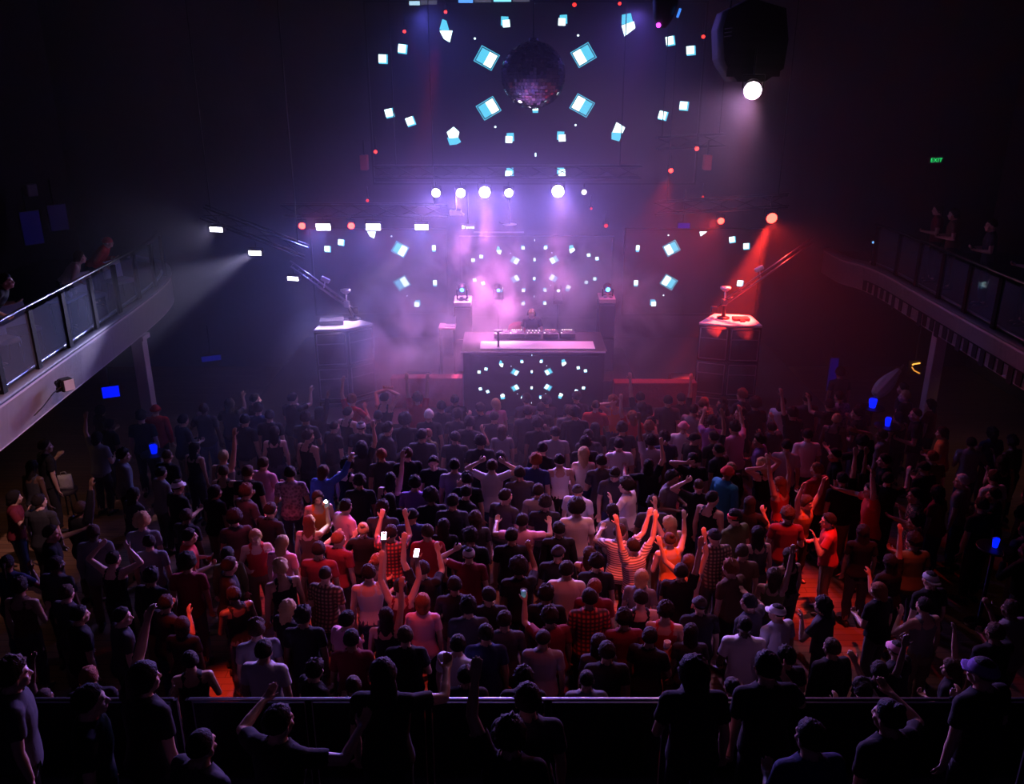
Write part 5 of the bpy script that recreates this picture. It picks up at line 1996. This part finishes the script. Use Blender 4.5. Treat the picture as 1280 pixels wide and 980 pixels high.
for rnd_ in range(9):
    moved = set()
    for i in range(len(RECS)):
        for j in range(i + 1, len(RECS)):
            if i not in dirty and j not in dirty:
                continue
            pi, pj = RECS[i][0], RECS[j][0]
            dx, dy = pj.x - pi.x, pj.y - pi.y
            if abs(dx) > 1.3 or abs(dy) > 1.3 or dx * dx + dy * dy > 1.7:
                continue
            if not HULL[i].overlap(HULL[j]):
                continue
            m = math.hypot(dx, dy) or .01
            for k, sg in ((i, -1), (j, 1)):
                d = RECS[k][2]
                if k >= NF and rnd_ == 0:
                    d['L'] = d['R'] = 'down'
                elif rnd_ >= 4 and k < NF and d['L'] in ('bent', 'out', 'face', 'phone', 'hip', 'chest') and rnd_ % 2 == 0:
                    d['L'] = 'down'
                st = .035 if k < NF else .06
                RECS[k][0].x += sg * dx / m * st
                RECS[k][0].y = min(16.62, max(5.95, RECS[k][0].y + sg * dy / m * st))
                moved.add(k)
    for k in moved:
        for ox, oy in OBST:
            q = RECS[k][0]
            m = math.hypot(q.x - ox, q.y - oy)
            if m < .52:
                q.x, q.y = ox + (q.x - ox) / m * .52, oy + (q.y - oy) / m * .52
        HULL[k] = hull(k)
    dirty = moved
    if not moved:
        break
del HULL
from collections import defaultdict
by = defaultdict(list)
for r in RECS:
    by[look(r[2])].append(r)
LABEL = {}
for k, rs in by.items():
    if len(rs) == 1:
        LABEL[id(rs[0])] = k + ', ' + spot_words(rs[0][0])
        continue
    sub = defaultdict(list)
    for r in rs:
        sub[spot_words(r[0])].append(r)
    for w_, q in sub.items():
        q.sort(key=lambda r: project((r[0].x, r[0].y, 1.6))[0])
        for i, r in enumerate(q):
            LABEL[id(r)] = k + ', ' + w_ + ('' if len(q) == 1 else ', ' + ORD[i])
HANDS = []
for i, r in enumerate(RECS):
    p, s, d = r
    B = pick(i, d)
    hat = d['hat'][0] if d['hat'] else None
    hair = d['hair'] or 'short'
    if hat in ('cap', 'capback', 'beanie'):
        hair = 'buzz' if hair == 'short' else hair
    o = person((p.x, p.y, 0), YAW[i], B, d['skin'], hair, d['hc'], d['top'], d['tc'], hat, SHIRTC[d['hat'][1]] if hat else None, s, rnd.choice([0, 0, 1, 1, 2, 3]))
    tag(o, LABEL[id(r)], 'person', 'crowd on the dance floor')
    for sg, nm in ((-1, d['L']), (1, d['R'])):
        if nm in ('phone', 'bent', 'face', 'high', 'up', 'out', 'chest', 'point'):
            wr, hd, pn = B.hands[sg]
            q = Matrix.Rotation(math.radians(-YAW[i]), 3, 'Z') @ ((wr + hd * .095 + pn * .035) * s) + Vector((p.x, p.y, 0))
            HANDS.append((q, project(q)))
    PEOPLE.append(o)

# ---- people on the mezzanine rail below the photographer (dark, seen from behind) ----
RAIL = [
    (475, 852, 'down', 'out', 4, 'long', 'dark', 'tee', 'black', 2, 'big dark figure with long hair leaning at the rear railing, left of centre'),
    (869, 850, 'bent', 'down', 0, 'longcurly', 'dark', 'tee', 'black', 2, 'big dark figure with long curly hair at the right end of the lit railing'),
    (962, 842, 'down', 'face', -5, 'short', 'dark', 'tee', 'black', 2, 'big dark figure with short hair at the rear railing, second from the cap wearer'),
    (1238, 848, 'down', 'bent', -20, 'buzz', 'dark', 'tee', 'black', 1, 'big figure in a purple cap at the lower right, holding the railing'),
    (660, 884, 'down', 'down', 0, 'short', 'dark', 'tee', 'charcoal', 2, 'dark figure with short hair behind the middle of the lit railing'),
    (634, 930, 'up', 'down', 10, 'curly', 'dark', 'tee', 'black', 2, 'dark curly-haired figure at the bottom edge, raising one bare arm'),
    (168, 855, 'point', 'down', 30, 'bob', 'dark', 'tee', 'black', 1, 'dark figure with chin-length hair at the lower left with an arm raised'),
    (98, 880, 'down', 'down', 70, 'short', 'dark', 'tee', 'black', 1, 'dark figure turned sideways at the lower left, beside the one pointing'),
    (2, 848, 'down', 'down', 60, 'curly', 'brown', 'tee', 'charcoal', 1, 'dark figure at the bottom left corner turned towards the floor'),
    (1020, 932, 'bent', 'bent', -10, 'short', 'dark', 'tee', 'navy', 1, 'dark figure with short hair at the lower right, bottom edge'),
    (340, 912, 'out', 'out', 20, 'short', 'dark', 'tee', 'black', 1, 'dark figure with bare forearms resting low at the bottom, left'),
    (240, 942, 'down', 'down', 30, 'buzz', 'dark', 'tee', 'charcoal', 2, 'dark cropped-haired figure at the bottom edge, left of the railing end'),
    (1120, 905, 'down', 'out', -20, 'bun', 'dark', 'tee', 'black', 2, 'dark figure with a hair bun between the cap wearer and the navy top'),
]
for (u, v, L, R, yaw, h, hc, top, tc, sk, lb) in RAIL:
    z = TIER_Z + 1.61
    p = at_z(u, v, z)
    p.y = min(p.y, TIER_Y - .42)
    B = pose_of(L, R, 5, 14 if len(L) % 2 else -12, False)
    hat = 'cap' if 'cap at' in lb else None
    o = person((p.x, p.y, TIER_Z), yaw, B, sk, h, hc, top, tc, hat, SHIRTC['purple'] if hat else None, 1.0)
    tag(o, lb, 'person', 'people at the rear railing')
    PEOPLE.append(o)

# ---- DJ ----
p = at(664.5, 389, 19.28)
B = make_pose('dj', 'decks', 'decks', lean=12, hyaw=12, hpitch=18)
s = (p.z - RZ) / 1.58
o = person((p.x - .0, 19.18, RZ), 180, B, 0, 'short', 'blond', 'tee', 'charcoal', None, None, s)
tag(o, 'person with fair hair in dark t-shirt working the decks behind the DJ desk', 'person')
hp = bpy.data.objects.new('headphones', hat_mesh('headphones')); COL.objects.link(hp); hp.parent = o; hp.matrix_local = B.head; slot(hp, 0, PLASTIC)

# ---- people on the left balcony ----
BAL = [
    (8, 352, -7.75, 'chest', 'bent', 75, 'short', 'dark', 'tee', 'black', 1, None, 'person in black leaning on the left balcony rail at the photo edge'),
    (100, 322, -7.75, 'bent', 'chest', 65, 'bob', 'brown', 'tank', 'cream', 0, None, 'person in cream tank top leaning over the left balcony rail'),
    (135, 303, -8.0, 'chest', 'bent', 80, 'buzz', 'dark', 'long', 'red', 1, ('beanie', 'red'), 'person in red beanie and red top leaning over the left balcony rail'),
    (55, 340, -8.5, 'down', 'bent', 60, 'short', 'dark', 'tee', 'charcoal', 1, None, 'dark standing figure behind the rail leaners on the left balcony'),
    (35, 318, -9.0, 'down', 'down', 60, 'long', 'dark', 'tee', 'black', 1, None, 'dark long-haired figure at the back of the left balcony'),
]
for (u, v, x, L, R, yaw, h, hc, top, tc, sk, hat, lb) in BAL:
    fl = BZ1 - .05
    if 'leaning' in lb:
        p = at_x(u, v, x)
        B = make_pose('lean_%s_%s' % (L, R), L, R, lean=42, hpitch=-18)
        hx = B.head.translation
        s = min(1.06, max(.84, (p.z - fl) / hx.z))
        off = Matrix.Rotation(math.radians(-yaw), 3, 'Z') @ Vector((hx.x * s, hx.y * s, 0))
        loc = (p.x - off.x, p.y - off.y, fl)
    else:
        B = pose_of(L, R, 5, -12, False)
        s = 1.0
        q = at_z(u, v, fl + 1.61)
        loc = (min(q.x, x), q.y, fl)
    o = person(loc, yaw, B, sk, h, hc, top, tc, hat[0] if hat else None, SHIRTC[hat[1]] if hat else None, s)
    tag(o, lb, 'person', 'people on the left balcony')
    PEOPLE.append(o)
# ---- right balcony: faint figures ----
for k, (u, v, h, tc, lb) in enumerate(((1125, 262, 'long', 'maroon', 'faint long-haired figure on the right balcony nearest the stage'), (1195, 282, 'short', 'charcoal', 'faint short-haired figure in the middle of the right balcony'), (1262, 298, 'curly', 'black', 'faint curly-haired figure on the right balcony at the photo edge'), (1160, 268, 'bob', 'brown', 'faint figure with chin-length hair on the right balcony'))):
    q = at_z(u, v, BZ1 - .05 + 1.61)
    B = pose_of('bent', 'bent' if k % 2 else 'down', 5, -12, False)
    o = person((max(q.x, 9.45), q.y, BZ1 - .05), -70, B, 1, h, 'dark', 'tee', tc)
    tag(o, lb, 'person', 'people on the right balcony')
# ------------------------------------------------------------------ small things
def phone(loc, yaw, tilt, label, flash=False, st=6.0):
    t = thing('phone', label, 'phone', loc, (math.radians(tilt), 0, math.radians(yaw)))
    bm = new_bm(); box(bm, (0, 0, 0), (.072, .009, .145), bev=.003); obj('phone_case', bm, PLASTIC, t)
    bm = new_bm(); box(bm, (0, -.0052, 0), (.064, .002, .13)); obj('display', bm, glow('phone_display', (.85, .75, 1.0), st) if not flash else glow('phone_display_dim', (.3, .3, .4), .4), t)
    bm = new_bm()
    if flash:
        lathe(bm, (-.02, -.006, .05), (0, -1, 0), [(0, .026), (.005, .020), (.007, 0)], 12)
        obj('flash', bm, glow('phone_flash', (.95, 1, .95), 60.0), t)
        lamp('flash_light', 'SPOT', Vector(loc) + Vector((-.02, -.06, .05)), (1, .95, .9), 14, Vector(loc) + Vector((-.3, -2, -.6)), 120, .9, .02)
    else:
        lathe(bm, (.02, .005, .05), (0, 1, 0), [(0, .009), (.003, .007), (.004, 0)], 10); obj('camera_lens', bm, BLACK, t)
    return t
def hand_near(u, v):
    k = min(range(len(HANDS)), key=lambda i: (HANDS[i][1][0] - u) ** 2 + (HANDS[i][1][1] - v) ** 2)
    q = HANDS.pop(k)[0]
    return q + (CAM - q).normalized() * .05
phone(hand_near(387, 635), 0, -15, 'phone with its flash shining, held up in the left of the crowd', True)
phone(hand_near(473, 678), 5, -70, 'phone with white screen held beside the blond bun')
phone(hand_near(505, 690), -5, -66, 'phone with lilac screen held overhead, right of the white-screen phone', st=2.5)

def cup(loc, color, st, label, group=None):
    t = thing('drink_cup', label, 'cup', loc, group=group)
    m = glow('drink_%s' % len(MATS), color, st) if st else mat('cup_white', (.8, .8, .8), .5)  # teal glint put into the drink as a faint glow
    bm = new_bm(); lathe(bm, (0, 0, 0), (0, 0, 1), [(0, .028), (.005, .030), (.11, .043), (.112, .040), (.02, .028), (.02, 0)], 18); obj('cup_wall', bm, glass_mat('cup_glass', alpha=.3) if st else m, t)
    bm = new_bm(); lathe(bm, (0, 0, .006), (0, 0, 1), [(0, .027), (.075, .035), (.076, 0)], 18); obj('drink', bm, m, t)
    return t
cup(hand_near(576, 720) - Vector((0, 0, .05)), (.25, .7, .75), .25, 'teal drink held up left of centre, near the pale-capped dancer')
cup(hand_near(664, 722) - Vector((0, 0, .05)), (.25, .7, .75), .3, 'teal drink held up in the middle rear of the crowd')
cup(hand_near(924, 629) - Vector((0, 0, .05)), (.8, .8, .8), 0, 'white cup held between two dancers right of centre')
cup(hand_near(815, 803) - Vector((0, 0, .05)), (.8, .8, .8), 0, 'white cup held up right of centre in the rear of the crowd')

# glowing blue ice buckets on high tables at the sides
def high_table(x, y, label, h=1.08):
    t = thing('high_table', label, 'table', (x, y, 0))
    bm = new_bm(); lathe(bm, (0, 0, h - .03), (0, 0, 1), [(0, .24), (.005, .25), (.028, .25), (.03, .24), (.031, 0)], 24); obj('table_top', bm, BLACKMET, t)
    bm = new_bm(); lathe(bm, (0, 0, 0), (0, 0, 1), [(0, .2), (.015, .2), (.03, .03), (h - .03, .03), (h - .03, 0)], 18); obj('pedestal', bm, BLACKMET, t)
def bucket(u, v, w, h, label, tl, z=1.10, st=3.0):
    p = at_z(u, v, z + .09)
    t = thing('ice_bucket', label, 'ice bucket', (p.x, p.y, z))
    bm = new_bm(); lathe(bm, (0, 0, 0), (0, 0, 1), [(0, w * .7), (.01, w * .75), (h, w), (h + .006, w * .96), (h - .01, w * .9), (.03, w * .7), (.03, 0)], 20); obj('bucket_wall', bm, glow('blue_glow_%d' % int(st * 10), (.0, .010, 1.0), st * .5), t)
    bm = new_bm(); tube(bm, [(w * math.cos(a), 0, h + w * .8 * math.sin(a)) for a in [PI * k / 10 for k in range(11)]], .006, 6); obj('handle', bm, GREYMET, t)
    high_table(p.x, p.y, tl, z - .0)
bucket(192, 561, .075, .16, 'glowing blue ice bucket at the left side of the crowd', 'high table under the glowing blue bucket at the left', st=2.0)
bucket(1091, 504, .085, .17, 'upper glowing blue ice bucket at the right edge of the crowd', 'high table under the upper blue bucket at the right', z=1.45)
bucket(1110, 527, .06, .16, 'lower glowing blue ice bucket at the right edge of the crowd', 'high table under the lower blue bucket at the right', z=1.45)
bucket(1245, 677, .05, .13, 'small glowing blue ice bucket far right in the crowd', 'high table under the small blue bucket far right', z=1.35)

# blue screens on the walls; the two high left ones stand in for blue-lit seats
def blue_panel(p, w, h, st, label, yaw=0, col=(.0, .006, 1.0)):
    t = thing('blue_panel', label, 'screen', p, (0, 0, math.radians(yaw)))
    bm = new_bm(); box(bm, (0, .03, 0), (w + .04, .05, h + .04), bev=.008); obj('hanging_frame', bm, BLACK, t)
    bm = new_bm(); box(bm, (0, .002, 0), (w, .008, h)); obj('display', bm, glow('blue_display_%d' % int(st * 1000), col, st), t)
    bm = new_bm(); box(bm, (0, .12, 0), (.10, .16, .10)); tube(bm, [(0, .16, 0), (0, .16, .9)], .02); obj('mount', bm, BLACKMET, t)
blue_panel(at_x(138.5, 490, -8.6), .33, .24, 1.3, 'bright blue screen under the left balcony by the column', 25)
blue_panel(at_x(264, 448, -8.3), .5, .14, .12, 'dim blue screen deep under the left balcony', 25)
blue_panel(at_x(40, 285, -11.2), .42, .75, .018, 'glowing panel standing in for blue-lit seats, upper left, nearer the photo edge', 50)  # added glow in place of blue-lit seats
blue_panel(at_x(73, 272, -11.2), .42, .60, .009, 'dimmer glowing panel standing in for blue-lit seats, upper left, nearer the stage', 50)  # likewise an added glow for blue-lit seats
blue_panel(at(855, 283, 21.9), .3, .16, .25, 'dim blue screen above the right LED screen', 0)
blue_panel(at(1041, 468, 21.5), .22, .9, .06, 'tall faint blue screen behind the crowd on the right', 0)

# orange neon chevron at the right column
p = at(1140, 459, 18.6)
t = thing('neon_sign', 'orange neon chevron beside the right column', 'sign', p)
bm = new_bm(); tube(bm, [(.17, 0, .10), (.02, 0, .07), (0, 0, .05)], .016); obj('neon_tube', bm, glow('neon_orange', (1, .42, .06), 2.0), t)
bm = new_bm(); tube(bm, [(0, 0, -.0), (.06, 0, -.08), (.20, 0, -.15)], .014); obj('neon_tube', bm, glow('neon_orange_dim', (1, .38, .05), .9), t)
bm = new_bm(); box(bm, (.09, .05, -.02), (.34, .04, .36)); tube(bm, [(.09, .07, .1), (.09, .07, 1.0)], .015); obj('mount_board', bm, BLACK, t)

# pale folded parasol leaning at the right
a, b = at(1094, 494, 18.2), at(1124, 462, 18.4)
t = thing('folded_parasol', 'pale folded parasol leaning at the right, above the blue buckets', 'parasol', (a.x - .35, 18.2, 0))
o_ = Vector((a.x - .35, 18.2, 0))
d = (b - a).normalized()
bm = new_bm()
rings = []
for i in range(9):
    q = i / 8
    r = .06 + .13 * math.sin(PI * min(1, q * 1.0 + .08)) ** .8 * (1 - .45 * q)
    c = a.lerp(b, q) - o_
    x, y, _ = frame_of(d)
    rings.append([c + x * (math.cos(t_) * r * (1 + .10 * math.cos(t_ * 8))) + y * (math.sin(t_) * r * (1 + .10 * math.cos(t_ * 8))) for t_ in [2 * PI * k / 32 for k in range(32)]])
loft(bm, rings); obj('canopy', bm, mat('pale_canvas', (.75, .70, .75), .8, bump=.3, scale=40), t)
bm = new_bm(); tube(bm, [a - o_ - d * (a.z / max(.2, d.z)), b - o_ + d * .15], .02); obj('pole', bm, GREYMET, t)

# tiny blue lamp on the right balcony rail
p = at_x(1092, 303, 8.95)
t = thing('status_lamp', 'tiny blue light by the stage end of the right balcony', 'lamp', p)
bm = new_bm(); box(bm, (0, .03, 0), (.10, .06, .08), bev=.01); obj('housing', bm, BLACK, t)
bm = new_bm(); lathe(bm, (-.01, 0, 0), (0, -1, 0), [(0, .03), (.01, .025), (.014, 0)], 12); obj('lens', bm, glow('tiny_blue', (.15, .45, 1), 1.5), t)
bm = new_bm(); tube(bm, [(0, .04, 0), (0, .04, BZ1 - .05 - p.z)], .012); obj('mount', bm, BLACKMET, t)

# small grey loudspeaker high on the left wall
p = at_x(41, 238, X0 + .25)
t = thing('wall_speaker', 'small grey loudspeaker high on the left wall', 'speaker', p, (0, 0, math.radians(60)))
bm = new_bm(); box(bm, (0, .1, 0), (.26, .2, .30), bev=.02); obj('cabinet', bm, mat('grey_cab', (.25, .25, .27), .6), t)
bm = new_bm(); box(bm, (0, -.006, 0), (.22, .01, .26)); obj('grille', bm, mat('grey_grille', (.4, .4, .42), .7), t)
bm = new_bm(); box(bm, (0, .22, 0), (.06, .1, .06)); obj('wall_mount', bm, BLACKMET, t)

# seats and a bar table behind the left balcony glass
FB = BZ1 - .05
def seat(u, v, label, yaw=60):
    p = at_x(u, v, -7.62)
    t = thing('lounge_chair', label, 'chair', (-8.1, p.y, FB), (0, 0, math.radians(yaw)), 'pale chairs behind the left balcony glass')
    bm = new_bm(); box(bm, (0, 0, .40), (.42, .42, .09), bev=.03); obj('seat', bm, mat('seat_grey', (.20, .20, .22), .8), t)
    bm = new_bm(); box(bm, (0, .20, .62), (.42, .06, .40), Matrix.Rotation(-.12, 3, 'X'), bev=.02); obj('backrest', bm, mat('seat_pale', (.55, .56, .62), .8), t)
    for sx in (-1, 1):
        for sy in (-1, 1):
            bm = new_bm(); tube(bm, [(sx * .17, sy * .17, .38), (sx * .19, sy * .19, 0)], .016, r1=.011); obj('leg', bm, BLACKMET, t)
seat(44, 452, 'pale-backed chair behind the left balcony glass, nearest the photo edge')
seat(70, 438, 'pale-backed chair behind the left balcony glass, second from the photo edge')
seat(147, 386, 'pale-backed chair behind the left balcony glass, third from the photo edge')
seat(180, 358, 'pale-backed chair behind the left balcony glass, nearest the stage')
p = at_x(113, 388, -7.62)
TBH = .62
t = thing('bar_table', 'low bar table with bottles behind the left balcony glass', 'table', (-8.0, p.y, FB))
bm = new_bm(); box(bm, (0, 0, TBH - .02), (.40, .72, .04), bev=.008); obj('table_top', bm, mat('table_grey', (.3, .3, .33), .35), t)
for sx in (-1, 1):
    for sy in (-1, 1):
        bm = new_bm(); box(bm, (sx * .16, sy * .31, (TBH - .04) / 2), (.03, .03, TBH - .04)); obj('leg', bm, BLACKMET, t)
BOT = glass_mat('bottle_glass', (.6, .7, .8), .45)
for k, (dx, dy, nm) in enumerate(((.05, -.22, 'bottle'), (-.05, -.02, 'bottle'), (.08, .14, 'glass'), (-.02, .26, 'glass'), (.10, -.06, 'glass'))):
    bm = new_bm()
    if nm == 'bottle':
        lathe(bm, (0, 0, 0), (0, 0, 1), [(0, .036), (.17, .038), (.21, .018), (.29, .014), (.30, .016), (.30, 0)], 18)
        lab = 'clear bottle on the balcony bar table, ' + ('nearer the photo edge' if k == 0 else 'nearer the stage')
    else:
        lathe(bm, (0, 0, 0), (0, 0, 1), [(0, .03), (.006, .032), (.11, .038), (.112, .035), (.012, .028), (.012, 0)], 18)
        lab = 'tumbler glass on the balcony bar table, ' + ['', '', 'middle one', 'nearest the stage', 'between the two bottles'][k]
    o = tag(obj('bottle' if nm == 'bottle' else 'tumbler_glass', bm, BOT), lab, nm, 'bottles and glasses on the balcony bar table')
    o.location = (-8.0 + dx, p.y + dy, FB + TBH)
    if nm == 'bottle':
        bm = new_bm(); lathe(bm, (0, 0, .05), (0, 0, 1), [(0, .0385), (.0, .039), (.09, .039), (.09, .0385)], 18); obj('paper_band', bm, mat('paper_white', (.7, .7, .7), .7), o)
        bm = new_bm(); lathe(bm, (0, 0, .295), (0, 0, 1), [(0, .0175), (.025, .0175), (.026, 0)], 14); obj('bottle_cap', bm, BLACKMET, o)

# white paper bags on stools at the dark left side
for u, v, lb, s in ((81, 603, 'white paper bag on a stool in the dark left side of the hall', 1.0), (41, 657, 'pale paper bag on a stool at the far left, nearer the rear', 1.2)):
    p = at_z(u, v, .75)
    t = thing('stool', 'low round stool carrying the ' + ('white' if s == 1 else 'pale') + ' paper bag at the left', 'stool', (p.x, p.y, 0))
    bm = new_bm(); lathe(bm, (0, 0, .55), (0, 0, 1), [(0, .19), (.02, .2), (.06, .2), (.075, .18), (.076, 0)], 20); obj('seat', bm, mat('stool_seat', (.05, .04, .05), .6), t)
    for k in range(4):
        a_ = PI / 4 + k * PI / 2
        bm = new_bm(); tube(bm, [(math.cos(a_) * .13, math.sin(a_) * .13, .55), (math.cos(a_) * .18, math.sin(a_) * .18, 0)], .016); obj('leg', bm, BLACKMET, t)
    bm = new_bm()
    w, dpt, h = .13 * s, .08 * s, .27 * s
    loft(bm, [[Vector((math.copysign(w * k_, cx) + .012 * noise.noise(Vector((cx, cy, z_ * 9))), math.copysign(dpt * k_ * q_, cy), z_)) for cx, cy in ((-1, -1), (1, -1), (1, 1), (-1, 1))] for z_, k_, q_ in ((0, 1, 1), (h * .3, 1.02, 1.0), (h * .7, .96, .8), (h, 1.0, .45))])
    o = tag(obj('paper_bag', bm, mat('paper_bag', (.75, .72, .66), .85, bump=.6, scale=25)), lb, 'bag'); o.location = (p.x, p.y, .626); o.rotation_euler = (0, 0, .4)
    bm = new_bm(); tube(bm, [(-w * .4, 0, h * .97), (-w * .3, 0, h * 1.25), (w * .3, 0, h * 1.25), (w * .4, 0, h * .97)], .006, 6); obj('handle', bm, MATS['paper_bag'], o)

# unseen downlights added for dim light under the balconies
def downlight(x, y, z, col, e, label):
    t = thing('ceiling_downlight', label, 'added light', (x, y, z))
    bm = new_bm(); lathe(bm, (0, 0, 0), (0, 0, -1), [(-.0, .07), (.02, .075), (.03, .06), (.03, 0)], 16); obj('ring', bm, BLACKMET, t)
    bm = new_bm(); lathe(bm, (0, 0, -.031), (0, 0, -1), [(0, .05), (.004, .045), (.005, 0)], 16); obj('lens', bm, glow('downlight_lens', (1, .6, .35), .8), t)
    lamp('downlight', 'SPOT', (x, y, z - .06), col, e, (x, y, 0), 110, .9, .05)
downlight(-9.2, 10.0, BZ0 + .02, (1, .55, .3), 14, 'added unseen downlight under the left balcony nearer the photographer')
downlight(-9.2, 14.5, BZ0 + .02, (1, .55, .3), 12, 'added unseen downlight under the left balcony nearer the stage')
downlight(10.2, 11.0, BZ0 + .02, (1, .5, .3), 12, 'added unseen downlight under the right balcony nearer the photographer')
downlight(10.2, 16.5, BZ0 + .02, (1, .5, .4), 14, 'added unseen downlight under the right balcony nearer the stage')
# ------------------------------------------------------------------ world and settings
w = bpy.data.worlds.new('night')
S.world = w
w.use_nodes = True
w.node_tree.nodes['Background'].inputs['Color'].default_value = (.25, .22, .3, 1)
w.node_tree.nodes['Background'].inputs['Strength'].default_value = 0.0
S.view_settings.view_transform = 'Standard'
S.view_settings.look = 'None'
S.view_settings.exposure = 0.0
S.view_settings.gamma = 1.0
S.view_settings.use_curve_mapping = False
c = S.cycles
c.use_denoising = True
c.denoiser = 'OPENIMAGEDENOISE'
c.denoising_input_passes = 'RGB_ALBEDO_NORMAL'
c.use_adaptive_sampling = True
c.adaptive_threshold = 0.02
c.max_bounces = 5
c.diffuse_bounces = 2
c.glossy_bounces = 2
c.transmission_bounces = 3
c.transparent_max_bounces = 12
c.volume_bounces = 1
c.caustics_reflective = False
c.caustics_refractive = False
c.use_light_tree = True
c.sample_clamp_indirect = 4.0
